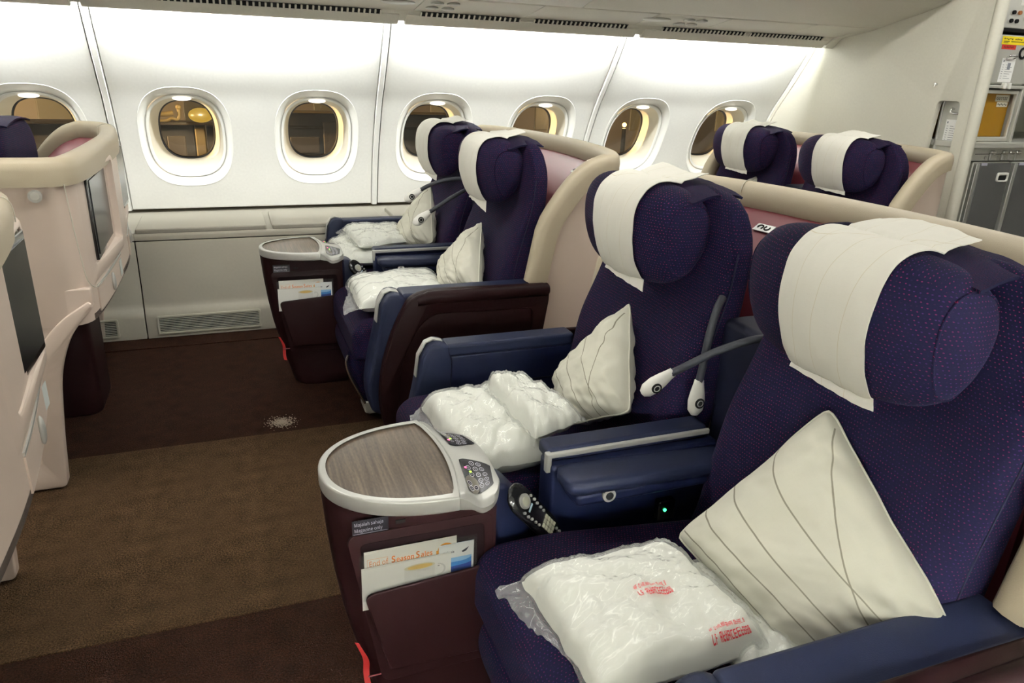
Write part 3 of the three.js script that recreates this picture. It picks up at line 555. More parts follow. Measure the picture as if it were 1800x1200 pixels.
function shell(label, plan, offset, front, knob = true) {
  const P = shellPath(plan), mid = P[60].p;
  if (P[60].n.x > 0) P.forEach(q => q.n.negate());
  const t = thing('seat_shell', label, 'seat shell', [1.3, 0, ZC]);
  // outer skin
  const y0 = q => front ? (q.p.x < 1.505 && q.p.z > -2.62 ? 0 : q.p.z < -4.04 ? .06 : .58) : .05;
  part('shell_panel', loft(P.map(q => { const b = front ? .58 : .05, h = q.h - .055; return [[0, b], [0, h], [-.024, h], [-.024, b]].map(([o, y]) => q.p.clone().addScaledVector(q.n, -o).setY(Math.min(y, h))); }), { crease: .5 }), M.shell, t);
  // padded lip along the top edge
  const lip = P.map((q, i) => {
    const a = P[Math.max(0, i - 1)], b = P[Math.min(120, i + 1)], c = p => p.p.clone().setY(p.h), T = c(b).sub(c(a)).normalize(), B = q.n, N = T.clone().cross(B).normalize(); if (N.y < -1e-6 || (Math.abs(N.y) < 1e-3 && N.x > 0)) N.negate();
    const ctr = c(q).addScaledVector(B, .020), r = [];
    for (const [o, y] of [[-.036, -.075], [-.038, -.03], [-.034, -.008], [-.022, .004], [0, .008], [.020, .004], [.032, -.010], [.036, -.03], [.034, -.062], [.02, -.075]]) r.push(ctr.clone().addScaledVector(B, o).addScaledVector(N, y));
    return r;
  });
  part('shell_lip', loft(lip, { crease: 1 }), M.lip, t);
  const sm = P[90], sc = sm.p.clone().addScaledVector(sm.n, .02).setY(sm.h);
  part('lip_seam', tube([[-.0385, -.075], [-.0405, -.03], [-.036, -.006], [-.022, .006], [0, .0095], [.022, .005], [.034, -.01], [.037, -.05]].map(([o, y]) => { const v = sc.clone().addScaledVector(sm.n, o); return [v.x, sm.h + y, v.z]; }), .0014, 24, 5), M.dado, t);
  // burgundy liner: a sloping shelf that turns down behind the seat backs
  const L = P.slice(8, 113);
  const lin = part('shell_liner', loft(L.map(q => { const k = smooth(1.08, 1.42, q.p.x), run = lerp(.02, .155, k), h = q.h - .065; return [[.045, h], [.060, h - .004], [.045 + run * .5, h - .030 - .03 * k], [.045 + run, h - .075 - .06 * k], [.052 + run, h - .10 - .06 * k], [.055 + run, front ? .61 : .40], [.03, front ? .61 : .40], [.03, h]].map(([o, y]) => q.p.clone().addScaledVector(q.n, o).setY(Math.min(y, h))); }), { crease: .7 }), M.burgundyLiner, t);
  for (const k of [40, 82]) {                              // small metal plate with a two-way symbol
    const q = P[k], c = q.p.clone().addScaledVector(q.n, .105).setY(q.h - .108), T = V(-q.n.z, 0, q.n.x), S = q.n.clone().multiplyScalar(.0775).setY(-.045).normalize(), U = T.clone().cross(S).normalize(); if (U.y < 0) U.negate();
    const pl = box(-.032, .032, -.002, .002, -.016, .016, .002), m = new THREE.Matrix4().makeBasis(T, U, T.clone().cross(U)); pl.applyMatrix4(m); pl.translate(c.x, c.y + .003, c.z); part('shelf_plate', pl, M.steel, lin);
    const ic = []; for (const s of [-1, 1]) { const r = new THREE.TorusGeometry(.0085, .0022, 6, 20, 4.6); r.rotateX(Math.PI / 2); r.rotateY(s > 0 ? .6 : 3.7); r.translate(s * .012, .003, 0); ic.push(r); }
    const ig = merge(ic); ig.applyMatrix4(m); ig.translate(c.x, c.y + .003, c.z); part('plate_symbol', ig, M.dark, lin);
  }
  // coat knob on the aisle wing
  const kx = front ? 1.46 : 1.405, kz = front ? -2.56 : -2.575;
  if (knob) {
  const kn = part('coat_knob', disc(kx, 1.0, kz + .028, .019, .018, [0, 0, 1], 28, .016), M.silver, t);
  part('knob_stem', disc(kx, 1.0, kz + .008, .011, .03, [0, 0, 1], 20), M.chrome, t); part('knob_face', disc(kx, 1.0, kz + .0375, .012, .003, [0, 0, 1], 24), M.alu, kn);
  }
  if (front) rearFace(t, P);
  t.position.add(V(...offset)); return t;
}
// back of the shells ahead: monitors, drawers, foot frames
function rearFace(t, P) {
  const xz = spline(P.filter((q, i) => q.p.x > 1.535 && i > 20 && i < 104).map(q => [-q.p.z, q.p.x]).filter((v, i, a) => !i || v[0] > a[i - 1][0] + .004));
  const X = z => xz(-z);
  const wallStrip = (za, zb, y0, y1, o0, o1, mat, name, n = 14) => part(name, loft(Array.from({ length: n + 1 }, (_, i) => { const z = lerp(za, zb, i / n), x = X(z); return [V(x + o0, y0, z), V(x + o0, y1, z), V(x + o1, y1, z), V(x + o1, y0, z)]; }), { crease: .5 }), mat, t);
  for (const [za, zb] of [[-2.70, -3.14], [-3.50, -3.90]]) {
    // raised housing with the screen set back in it
    const yo = [.745, 1.035], fr = [];
    const ring = (d, ex, inz, iny) => { const r = [], q = [[za + ex, yo[0] - ex], [za + ex, yo[1] + ex * .3], [zb - ex, yo[1] + ex * .3], [zb - ex, yo[0] - ex]];
      const zs = [za + inz, za + inz, zb - inz, zb - inz], ys = [yo[0] - iny, yo[1] + iny * .3, yo[1] + iny * .3, yo[0] - iny];
      const pts = []; for (let k = 0; k < 4; k++) { const k2 = (k + 1) % 4, k0 = (k + 3) % 4; for (let s = -3; s <= 3; s++) { const c = 1 - Math.abs(s) / 3, R = .028; const dz1 = zs[s < 0 ? k0 : k2] - zs[k], dy1 = ys[s < 0 ? k0 : k2] - ys[k], l = Math.hypot(dz1, dy1), f = R * (1 - c) ** 1.4; const pull = R * .28 * c; const oz = dz1 / l * f, oy = dy1 / l * f; const cz = (za + zb) / 2 - zs[k], cy = (yo[0] + yo[1]) / 2 - ys[k], cl = Math.hypot(cz, cy); pts.push(V(X(zs[k] + oz) + (d > 0 ? d * (.06 + .94 * clamp((za + .05 - zs[k] - oz) / (za - zb))) : d), ys[k] + oy + cy / cl * pull, zs[k] + oz + cz / cl * pull)); } }
      return pts; };
    const h = loft([ring(.001, 0, .055, .06), ring(.016, 0, .045, .05), ring(.022, 0, .030, .03), ring(.022, 0, .004, .005), ring(.016, 0, 0, 0), ring(-.010, 0, -.006, -.006)], { caps: false, crease: .9 });
    part('monitor_housing', h, M.shell, t);
    const scr = part('monitor_bezel', ext(poly([[-.19, -.14], [.19, -.14], [.19, .14], [-.19, .14]], .008), -.006, .006, .003).rotateY(Math.PI / 2).applyMatrix4(new THREE.Matrix4().makeTranslation(X((za + zb) / 2) - .006, (yo[0] + yo[1]) / 2, (za + zb) / 2)), M.black, t);
    part('monitor_screen', box(-.002, .002, -.122, .122, -.172, .172, .001).translate(X((za + zb) / 2) + .0015, (yo[0] + yo[1]) / 2, (za + zb) / 2), M.screen, scr);
    // drawer below, silver line, latch, sticker
    wallStrip(za + .02, zb - .02, .672, .680, -.002, .004, M.silver, 'drawer_line');
    wallStrip(za + .02, zb - .02, .590, .670, -.004, .004, M.shell, 'drawer_front');
    const zl = (za + zb) / 2 + .02, g = new THREE.SphereGeometry(1, 18, 12); g.scale(.008, .034, .012); g.translate(X(zl) + .008, .632, zl); part('latch', plain(g), M.silver, t);
    const zt = zb + .03; part('sticker', box(0, .0015, .60, .66, zt - .03, zt + .025, .0005, 1).translate(X(zt) + .0045, 0, 0), std([.75, .77, .76], { map: canvasTex(128, 128, (c) => { c.fillStyle = '#e8ecea'; c.fillRect(0, 0, 128, 128); c.fillStyle = '#8a9a9c'; for (let k = 0; k < 6; k++) c.fillRect(14, 16 + k * 18, 100, 6); }) }), t);
  }
  // underside of the shell and the inner walls of the footwells
  part('shell_underside', loft(P.filter(q => q.p.z < -2.61 && q.p.z > -4.05).map(q => [q.p.clone().setY(.58), q.p.clone().addScaledVector(q.n, .55 * smooth(1.1, 1.5, q.p.x)).setY(.595), q.p.clone().addScaledVector(q.n, .55 * smooth(1.1, 1.5, q.p.x)).setY(.61), q.p.clone().setY(.60)]), { crease: .5 }), M.burgundy, t);
  part('footwell_pillar', extY(poly([[.98, -3.49], [1.42, -3.49, .07], [1.42, -3.15, .07], [.98, -3.15]], .01), 0, .55, .008, 3, 6), M.burgundy, t);
  part('footwell_back', box(.95, .98, 0, .56, -4.06, -2.60, .004), M.burgundy, t);
  part('footwell_strip', tube([[1.33, .50, -3.149], [1.26, .43, -3.149], [1.20, .37, -3.149]], .004, 10, 6), M.silver, t);
  // side frames that reach the floor: C-shaped border round a flat panel
  for (const [z0, z1, s, dx] of [[-2.600, -2.556, 1, 0], [-4.10, -4.06, -1, -.10]]) {
    
    const prof = [[1.02, .012], [1.385, .012, .02], [1.40, .20, .2], [1.425, .42, .12], [1.475, .55, .08], [1.555, .64, .05], [1.555, .70], [1.02, .70]];
    if (s < 0) { part('side_foot', ext(poly([[1.02, .01], [1.325, .01, .02], [1.345, .30, .1], [1.30, .52, .03], [1.02, .54]], .006), z0, z1, .006, 3, 6), M.shell, t); continue; }
    part('side_frame_panel', ext(poly(prof.map(p => [p[0] + dx, p[1], p[2]]), .006), z0 + .006, z1 - .006, .004, 3, 8), M.shell, t);
    const rim = poly([[1.02, .010], [1.388, .010, .02], [1.402, .20, .2], [1.427, .42, .12], [1.477, .55, .08], [1.556, .64, .03], [1.545, .66, .01], [1.45, .60, .06], [1.37, .50, .10], [1.335, .40, .08], [1.325, .10, .02], [1.02, .085]].map(p => [p[0] + dx, p[1], p[2]]), .006);
    part('side_frame_rim', ext(rim, z0 - .002, z1 + .002, .006, 4, 8), M.shell, t);
  }
  // upper part of the aisle side: flat plate with its own vertical joint
  part('side_joint', tube([[1.535, 1.03, -2.553], [1.540, .9, -2.553], [1.548, .78, -2.553], [1.553, .73, -2.556], [1.562, .695, -2.60], [X(-2.70) + .004, .678, -2.70], [X(-2.8) + .004, .674, -2.80]], .0016, 20, 5), M.dado, t);
}
shell('cream-lipped shell wrapping the far seat pair, plain beige side toward the aisle', planRear, ROW.window, false);
shell('cream-lipped shell with burgundy inside behind the near seat pair', planRear, ROW.centre, false);
shell('cream-lipped shell behind the two seats in front of the bulkhead', planRear, add(ROW.rear, [-.09, 0, 0]), false, false);
shell('beige shell at the left beside the windows, with two small screens in its back', planFront, add(ROW.front, [-.02, 0, 0]), true);
shell('beige shell cut by the left edge, with a large dark screen', planFront, add(ROW.front, [-.005, 0, 2.002]), true);

// ------------------------------------------------------------------ console tables between the seats of a pair
const noseX = spline([[0, .205], [.1, .178], [.2, .153], [.3, .130], [.45, .108], [.62, .094]]);
function dShape(x0, x1, h, xr, e = 2.25, bulge = 1) {                 // half oval, straight at the seat side
  const r = [], n = 40; for (let i = 0; i <= n; i++) { const a = -Math.PI / 2 + i / n * Math.PI; r.push([x1 - (x1 - x0) * pw(Math.cos(a), 2 / e), ZC + h * pw(Math.sin(a), 2 / e)]); }
  r.push([xr, ZC + h]); for (let k = 1; k < 16; k++) { const dz = h * (1 - k / 8); r.push([xr + .024 * (1 - (dz / .17) ** 2) * bulge, ZC + dz]); } r.push([xr, ZC - h]); return r;
}
const arcX = dz => .334 + .024 * (1 - (dz / .17) ** 2);
const wedgeY = (x, dz) => { const x0 = arcX(dz), r = clamp((x - x0) / (.4435 - x0)); return .6385 - .034 * Math.abs(dz / .17) ** 1.25 * smooth(0, .5, r) * (1 - .2 * r) - .014 * r * r; };
const wedgeH = x => { const r = clamp((x - .335) / .108); return .168 - .075 * r ** 4; };
function consoleTable(label) {
  const t = thing('console_table', label, 'table', [.28, 0, ZC]);
  const rings = []; for (const y of [.0, .02, .06, .12, .2, .3, .4, .5, .58, .608]) { const h = .096 + .006 * y / .6; rings.push(dShape(noseX(y) + (y === 0 ? .01 : 0), .33, h - (y === 0 ? .008 : 0), .435, 2.6, 0).map(([x, z]) => V(x, y, z))); }
  part('console_body', loft(rings, { crease: .8 }), M.burgundy, t);
  part('kick_line', tube([[.16, .192, ZC + .1005], [.30, .190, ZC + .1005], [.434, .188, ZC + .1005]], .0022, 10, 5), M.burgundyLiner, t);
  // recess frame and the magazine pocket on the aisle face
  const zf = ZC + .1005;
  const fr = poly([[.128, .545], [.428, .545], [.433, .17], [.190, .17]], .025); fr.holes.push(poly([[.150, .525], [.412, .525], [.416, .205], [.200, .205]], .02));
  part('pocket_frame', ext(fr, zf - .006, zf + .0022, .001), M.burgundy, t);
  const flap = ext(poly([[.155, .418, .022], [.425, .436, .022], [.432, .197, .006], [.204, .205, .006]], .01), 0, .008, .003);
  { const p = flap.attributes.position; for (let i = 0; i < p.count; i++) p.setZ(i, p.getZ(i) + zf + .003 + .015 * smooth(.2, .44, p.getY(i))); }
  part('magazine_pocket', flap, M.burgundy, t);
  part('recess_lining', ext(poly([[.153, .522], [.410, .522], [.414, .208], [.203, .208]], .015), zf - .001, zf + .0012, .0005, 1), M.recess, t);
  const lab = canvasTex(512, 192, (c) => { c.fillStyle = '#17161f'; c.fillRect(0, 0, 512, 192); c.fillStyle = '#cfcbd6'; c.font = '62px sans-serif'; c.fillText('Majalah sahaja', 26, 78); c.fillText('Magazine only', 26, 156); c.fillRect(14, 178, 484, 4); });
  const lg = new THREE.BoxGeometry(.070, .032, .0012); lg.translate(.176, .562, zf + .0008); part('sign_plate', plain(lg), std([1, 1, 1], { map: lab, roughness: .5 }), t);
  part('catch', box(.225, .245, .556, .564, zf - .001, zf + .002, .001, 1), M.dark, t);
  // table top: silver rim, grey-brown wood inlay, control wedge
  const out = dShape(.094, .335, .170, .335, 2.2), rim = poly(out, .0005); rim.holes.push(poly(dShape(.105, .325, .158, .328, 2.2), .0005));
  part('table_rim', extY(rim, .606, .6385, .004, 3, 4, .6), M.silver, t);
  const inl = extY(poly(dShape(.101, .324, .162, .330, 2.2), .0005), .612, .6345, .001);
  part('wood_inlay', inl, M.wood, t);
  const N = 18, Mv = 36, wr = [];
  for (let i = 0; i <= N; i++) {
    const xr = lerp(.3375, .444, i / N), h = wedgeH(xr), r = [];
    for (let j = 0; j <= Mv; j++) { const dz = lerp(-h, h, j / Mv), x = lerp(arcX(dz) + .0015, .444, i / N), ed = Math.min(1, (h - Math.abs(dz)) / .008, (.4455 - x) / .008), y = wedgeY(x, dz) - .006 * (1 - Math.sqrt(1 - (1 - clamp(ed)) ** 2)); r.push(V(x, y, ZC + dz)); }
    const yb = lerp(.606, .586, i / N); for (let j = Mv; j >= 0; j--) { const dz = lerp(-h, h, j / Mv) * .985, x = lerp(arcX(dz) + .0015, .443, i / N); r.push(V(x, Math.min(yb, wedgeY(x, dz) - .02), ZC + dz)); }
    wr.push(r);
  }
  const wedge = part('control_wedge', loft(wr, { crease: .7 }), M.silver, t);
  const keys = canvasTex(512, 512, (c) => {
    c.fillStyle = '#24242a'; c.fillRect(0, 0, 512, 512); c.fillStyle = '#77736a'; c.beginPath(); c.ellipse(110, 120, 120, 130, 0, 0, 7); c.fill(); c.strokeStyle = '#c9c7d2'; c.fillStyle = '#0c0c12'; c.lineWidth = 9;
    for (const [x, y] of [[70, 60], [60, 130], [165, 80], [280, 90], [395, 85], [285, 170], [400, 170], [150, 270], [270, 265], [390, 265], [120, 370], [240, 360], [350, 360], [200, 450], [310, 445]]) { c.beginPath(); c.ellipse(x, y, 38, 30, 0, 0, 7); c.fill(); c.stroke(); c.beginPath(); c.moveTo(x - 16, y + 8); c.lineTo(x + 14, y - 8); c.stroke(); }
  });
  for (const s of [1, -1]) {
    const pan = grid((u, v) => { const a = [lerp(.374, .437, u), lerp(.024, .046, u)], b = [lerp(.362, .424, u), lerp(.150, .112, u)], e = lerp(v, .5, .16 * (2 * u - 1) ** 4 + .0), x = lerp(a[0], b[0], e), dz = lerp(a[1], b[1], e) * s; return V(x, wedgeY(x, dz) + .0016, ZC + dz); }, 16, 20);
    const p = part('control_panel', pan, phys([1, 1, 1], { map: keys, roughness: .25 }), wedge);
    for (const [dx, dz, c] of [[.379, .062, [1, .12, .3]], [.386, .074, [.45, 1, .08]]]) part('indicator', disc(dx, wedgeY(dx, dz) + .002, ZC + dz * s, .0028, .0016, [0, 1, 0], 12), glow(c, 1.6), wedge);
  }
  // navy cheek beside the table with the cradle for the handset
  part('cradle', ext(poly([[.440, .02], [.440, .575, .02], [.475, .572, .03], [.595, .43, .03], [.605, .36], [.605, .18], [.50, .02]], .008), -3.345, -3.262, .010, 3), M.navyPlastic, t);
  part('red_strap', sheet((u, v) => V(.150 + .022 * u + .006 * Math.sin(u * 5) + (v - .5) * .012, .225 - .10 * u, -3.262 + .03 * u + .006 * Math.sin(u * 7) - .02 + (v - .5) * .008), 20, 2, .0012), M.red, t);
  return t;
}
const tab1 = consoleTable('half-oval console table with burgundy body in front of the far seat pair');
const tab2 = copy(tab1, ROW.centre, 'large half-oval wood-topped console table in the foreground, before the near seat pair');

// handsets lying in the cradles
function handset(label) {
  const t = thing('handset', label, 'remote control', [.535, .48, -3.25]);
  const a = V(.13, -.155, 0).normalize(), up = V(.50, .48, .74).normalize(); const side = up.clone().cross(a).normalize(), nn = a.clone().cross(side).normalize(), c = V(.536, .494, -3.246);
  const m = new THREE.Matrix4().makeBasis(a, nn.y < 0 ? nn.clone().negate() : nn, (nn.y < 0 ? side.clone() : side.clone().negate())).setPosition(c);
  const put = g => { g.applyMatrix4(m); return g; };
  const body = []; for (let i = 0; i <= 24; i++) { const u = i / 24, x = lerp(-.098, .098, u), k = Math.max(.02, 1 - Math.abs(2 * u - 1) ** 5) ** .5, w = (.036 - .005 * u) * k, r = []; for (let j = 0; j < 28; j++) { const t2 = j / 28 * 6.2832; r.push(V(x, .009 * k * pw(Math.sin(t2), .6), w * pw(Math.cos(t2), .7))); } body.push(r); }
  part('handset_body', put(loft(body, { crease: 1.1 })), M.black, t);
  part('dial', put(disc(-.052, .0095, 0, .0165, .006, [0, 1, 0], 28)), M.silver, t); part('dial_centre', put(disc(-.052, .0135, 0, .010, .002, [0, 1, 0], 24)), std([.42, .42, .34]), t);
  part('status_window', put(box(-.031, -.026, .009, .0105, -.010, .012, .0008, 1)), std([.45, .6, .7]), t);
  for (const [x, z] of [[-.040, .022], [-.026, .022], [-.014, .020], [.0, .019], [-.040, -.022], [-.026, -.022], [-.014, -.020], [.0, -.019], [.012, .018], [.012, -.018], [.068, .012], [.068, -.008], [.080, .010], [.080, -.008]]) part('round_key', put(disc(x, .0095, z, .0032, .004, [0, 1, 0], 12)), M.silver, t);
  for (let i = 0; i < 4; i++) for (let j = 0; j < 3; j++) part('square_key', put(box(.022 + i * .0098, .030 + i * .0098, .009, .0115, -.0165 + j * .0112, -.0062 + j * .0112, .001, 1)), std([.55, .55, .42]), t);
  return t;
}
const h1 = handset('black handset in the cradle beside the far console table'); copy(h1, ROW.centre, 'black handset with pale keys beside the near console table');

// leaflets standing in the magazine pockets
const txSale = canvasTex(1024, 512, (c) => {
  c.fillStyle = '#f1efe6'; c.fillRect(0, 0, 1024, 512); c.fillStyle = '#e0761c'; c.font = '72px sans-serif'; c.fillText('End of', 48, 150); c.strokeStyle = '#e9a469'; c.lineWidth = 3; c.strokeRect(34, 80, 220, 84);
  c.font = 'bold 92px sans-serif'; c.fillText('S', 290, 150); c.font = 'bold 70px sans-serif'; c.fillText('eason', 345, 150); c.font = 'bold 92px sans-serif'; c.fillText('S', 560, 150); c.font = 'bold 70px sans-serif'; c.fillText('ales', 615, 150);
  c.fillStyle = '#e9a02c'; c.beginPath(); c.ellipse(900, 120, 92, 66, 0, 0, 7); c.fill(); c.fillStyle = '#f6e7bf'; c.beginPath(); c.ellipse(900, 120, 70, 46, 0, 0, 7); c.fill(); c.fillStyle = '#e9a02c'; c.fillRect(792, 118, 216, 46); c.fillStyle = '#f6e7bf'; for (let k = 0; k < 6; k++) c.fillRect(826 + k * 26, 132, 16, 18);
});
const txCup = canvasTex(1024, 768, (c) => {
  c.fillStyle = '#f2f1ea'; c.fillRect(0, 0, 1024, 768); c.fillStyle = '#e3e2da'; c.fillRect(0, 0, 1024, 26);
  c.fillStyle = '#e7e6df'; c.fillRect(480, 150, 350, 420); c.fillStyle = '#d9d3b4'; c.beginPath(); c.ellipse(655, 150, 178, 56, 0, 0, 7); c.fill(); c.fillStyle = '#d8b566'; c.beginPath(); c.ellipse(660, 152, 146, 40, 0, 0, 7); c.fill();
  c.strokeStyle = '#d8d7d0'; c.lineWidth = 22; c.beginPath(); c.ellipse(850, 270, 100, 110, 0, -1.4, 1.5); c.stroke(); c.fillStyle = '#8f8f8c'; c.fillRect(866, 196, 22, 18);
  c.strokeStyle = '#b9b8b2'; c.lineWidth = 8; for (let k = 0; k < 3; k++) { c.beginPath(); c.moveTo(120, 560 + k * 34); c.lineTo(520, 470 + k * 40); c.stroke(); }
});
const txBlue = canvasTex(512, 768, (c) => {
  c.fillStyle = '#eef0ee'; c.fillRect(0, 0, 512, 768); c.fillStyle = '#20222e'; c.font = 'bold 38px sans-serif'; c.fillText('malaysia', 60, 110); c.beginPath(); c.moveTo(330, 108); c.lineTo(440, 66); c.lineTo(400, 112); c.lineTo(350, 124); c.fill();
  c.fillStyle = '#8fc0e6'; c.fillRect(40, 170, 440, 90); c.fillStyle = '#3b86cd'; c.beginPath(); c.moveTo(40, 250); c.bezierCurveTo(200, 190, 340, 260, 480, 190); c.lineTo(480, 430); c.lineTo(40, 430); c.fill();
  c.fillStyle = '#1c3d8c'; c.beginPath(); c.moveTo(40, 320); c.bezierCurveTo(180, 240, 300, 300, 480, 250); c.lineTo(480, 420); c.bezierCurveTo(300, 400, 200, 430, 40, 470); c.fill(); c.fillStyle = '#e8eefc'; c.font = 'bold 52px sans-serif'; c.fillText('600', 70, 400);
});
const paper = (x0, x1, y0, y1, z, tilt, rot, tex, th = .0012) => { const g = new THREE.BoxGeometry(x1 - x0, y1 - y0, th); g.rotateZ(rot); g.rotateX(tilt); g.translate((x0 + x1) / 2, (y0 + y1) / 2, z); return plain(g); };
const sets = [[ROW.window, 'far'], [ROW.centre, 'near']];
for (const [d, w] of sets) {
  const P0 = [.27, .40, ZC + .11], mk = (nm, g, tex, lab, cat, o = {}) => { g.translate(...d); return solo(nm, g, std([1, 1, 1], { map: tex, roughness: .55, ...o }), lab, cat, add(P0, d)); };
  mk('leaflet', paper(.160, .348, .385, .508, ZC + .1065, .03, .0, 0), txSale, `white sale leaflet with orange lettering in the pocket of the ${w} console table`, 'leaflet');
  mk('envelope', paper(.153, .335, .372, .474, ZC + .1115, .03, .0, 0), txCup, `white card with a coffee cup print in the pocket of the ${w} console table`, 'card');
  mk('brochure', paper(.310, .384, .335, .492, ZC + .1090, .03, .0, 0), txBlue, `white brochure with a blue wave panel in the pocket of the ${w} console table`, 'brochure');
  const sl = grid((u, v) => V(lerp(.150, .390, v), lerp(.512, .40, u) - .012 * Math.abs(v - .5) * (1 - u), ZC + .1140 + .004 * u + .0012 * Math.sin(v * 23) * (1 - u)), 6, 24); sl.translate(...d);
  solo('plastic_sleeve', sl, M.clearFilm, `clear plastic sleeve round the papers in the pocket of the ${w} console table`, 'sleeve', add(P0, d));
}

// ------------------------------------------------------------------ pillows
const pillowTex = s => lineTex(s, '#efede1', 'rgba(140,136,120,.85)', 9, [
  [250, 0, 300, 300, 160, 700, 240, 1024], [430, 0, 420, 300, 330, 700, 430, 1024], [690, 0, 640, 350, 520, 760, 720, 1024], [560, 0, 700, 420, 860, 640, 1000, 900], [90, 0, 60, 420, 110, 800, 60, 1024]]);
const pillowMats = [7, 8].map(s => phys([.70, .70, .665], { roughness: .9, map: pillowTex(s), sheen: .15, bumpMap: fabricBump, bumpScale: .0002 }));
function pillow(T, R, B, L, th, seed, d, label, mat) {     // corners: top, right, bottom, left (cabin coordinates)
  const c = [T, R, B, L].map(p => V(...p)), n = c[1].clone().sub(c[3]).cross(c[0].clone().sub(c[2])).normalize(); if (n.x > 0) n.negate();
  const at = (u, v) => { const a = c[0].clone().lerp(c[1], u), b = c[3].clone().lerp(c[2], u); return a.lerp(b, v); };
  const surf = s => (u, v) => {
    const U = 2 * u - 1, W = 2 * v - 1, pin = .05; const ro = 1 - .055 * (U * W) ** 6, uu = .5 + U * ro * (1 - pin * (1 - W * W) * U * U) / 2 + .012 * N3(W * 2.6 + seed, 1, U) * U * U, vv = .5 + W * ro * (1 - pin * (1 - U * U) * W * W) / 2 + .012 * N3(U * 2.6, seed, W) * W * W;
    const f = Math.max(0, (1 - U ** 4) * (1 - W ** 4)) ** .62 * (1 - .25 * (U * U + W * W) / 2), edge = Math.max(Math.abs(U), Math.abs(W));
    const cr = .012 * N3(U * 2.2 + seed, W * 2.2, seed) * f + .013 * N3(U * 5, W * 5 + seed, seed) * smooth(.2, .95, edge) * Math.min(1, (1 - edge) * 9) + .0016 * N3(U * 15, W * 9, seed) * f;
    return at(uu, vv).addScaledVector(n, s * (th * f) + cr);
  };
  const g = merge([grid(surf(1), 44, 44), grid(surf(-1), 44, 44)]); { const q = g.attributes.uv; for (let i = 0; i < q.count; i++) { const a = q.getX(i), b = q.getY(i); q.setXY(i, 1 - b, a); } } const ctr = at(.5, .5);
  const t = thing('pillow', label, 'pillow', add([ctr.x, ctr.y, ctr.z], d)); g.translate(...d);
  part('pillow_cover', g, mat, t);
  const e = []; const fn = surf(0); for (const [a, b, p, q] of [[0, 0, 1, 0], [1, 0, 1, 1], [1, 1, 0, 1], [0, 1, 0, 0]]) for (let i = 0; i < 16; i++) { const v = fn(lerp(a, p, i / 16), lerp(b, q, i / 16)); e.push([v.x + d[0], v.y + d[1], v.z + d[2]]); }
  part('piping', tube(e, .0028, 160, 6, true), mat, t); return t;
}
const Z = [0, 0, 0], C = ROW.centre, cz = p => [p[0], p[1], p[2]];
pillow([1.010, .838, -.945], [1.000, .605, -.610], [.835, .455, -.715], [.765, .535, -1.035], .092, 1, Z, 'large pale pillow with thin grey lines leaning in the nearest seat', pillowMats[0]);
pillow([1.010, .815, -1.690], [.905, .585, -1.465], [.800, .500, -1.600], [.860, .515, -1.850], .070, 4, Z, 'pale pillow on the left seat of the near pair, behind the reading lamp', pillowMats[1]);
pillow([.965, .850, -3.690], [.925, .575, -3.50], [.800, .52, -3.62], [.835, .560, -3.850], .070, 7, Z, 'pale pillow standing on the far window seat', pillowMats[0]);
pillow([.990, .800, -2.930], [.905, .565, -2.705], [.785, .52, -2.82], [.830, .560, -3.045], .072, 9, Z, 'pale pillow standing on the far aisle seat', pillowMats[1]);
pillow([3.00, .880, -3.640], [2.80, .62, -3.50], [2.70, .55, -3.62], [2.76, .60, -3.86], .065, 12, Z, 'pale pillow of which only the tip shows below the headrests before the bulkhead', pillowMats[0]);

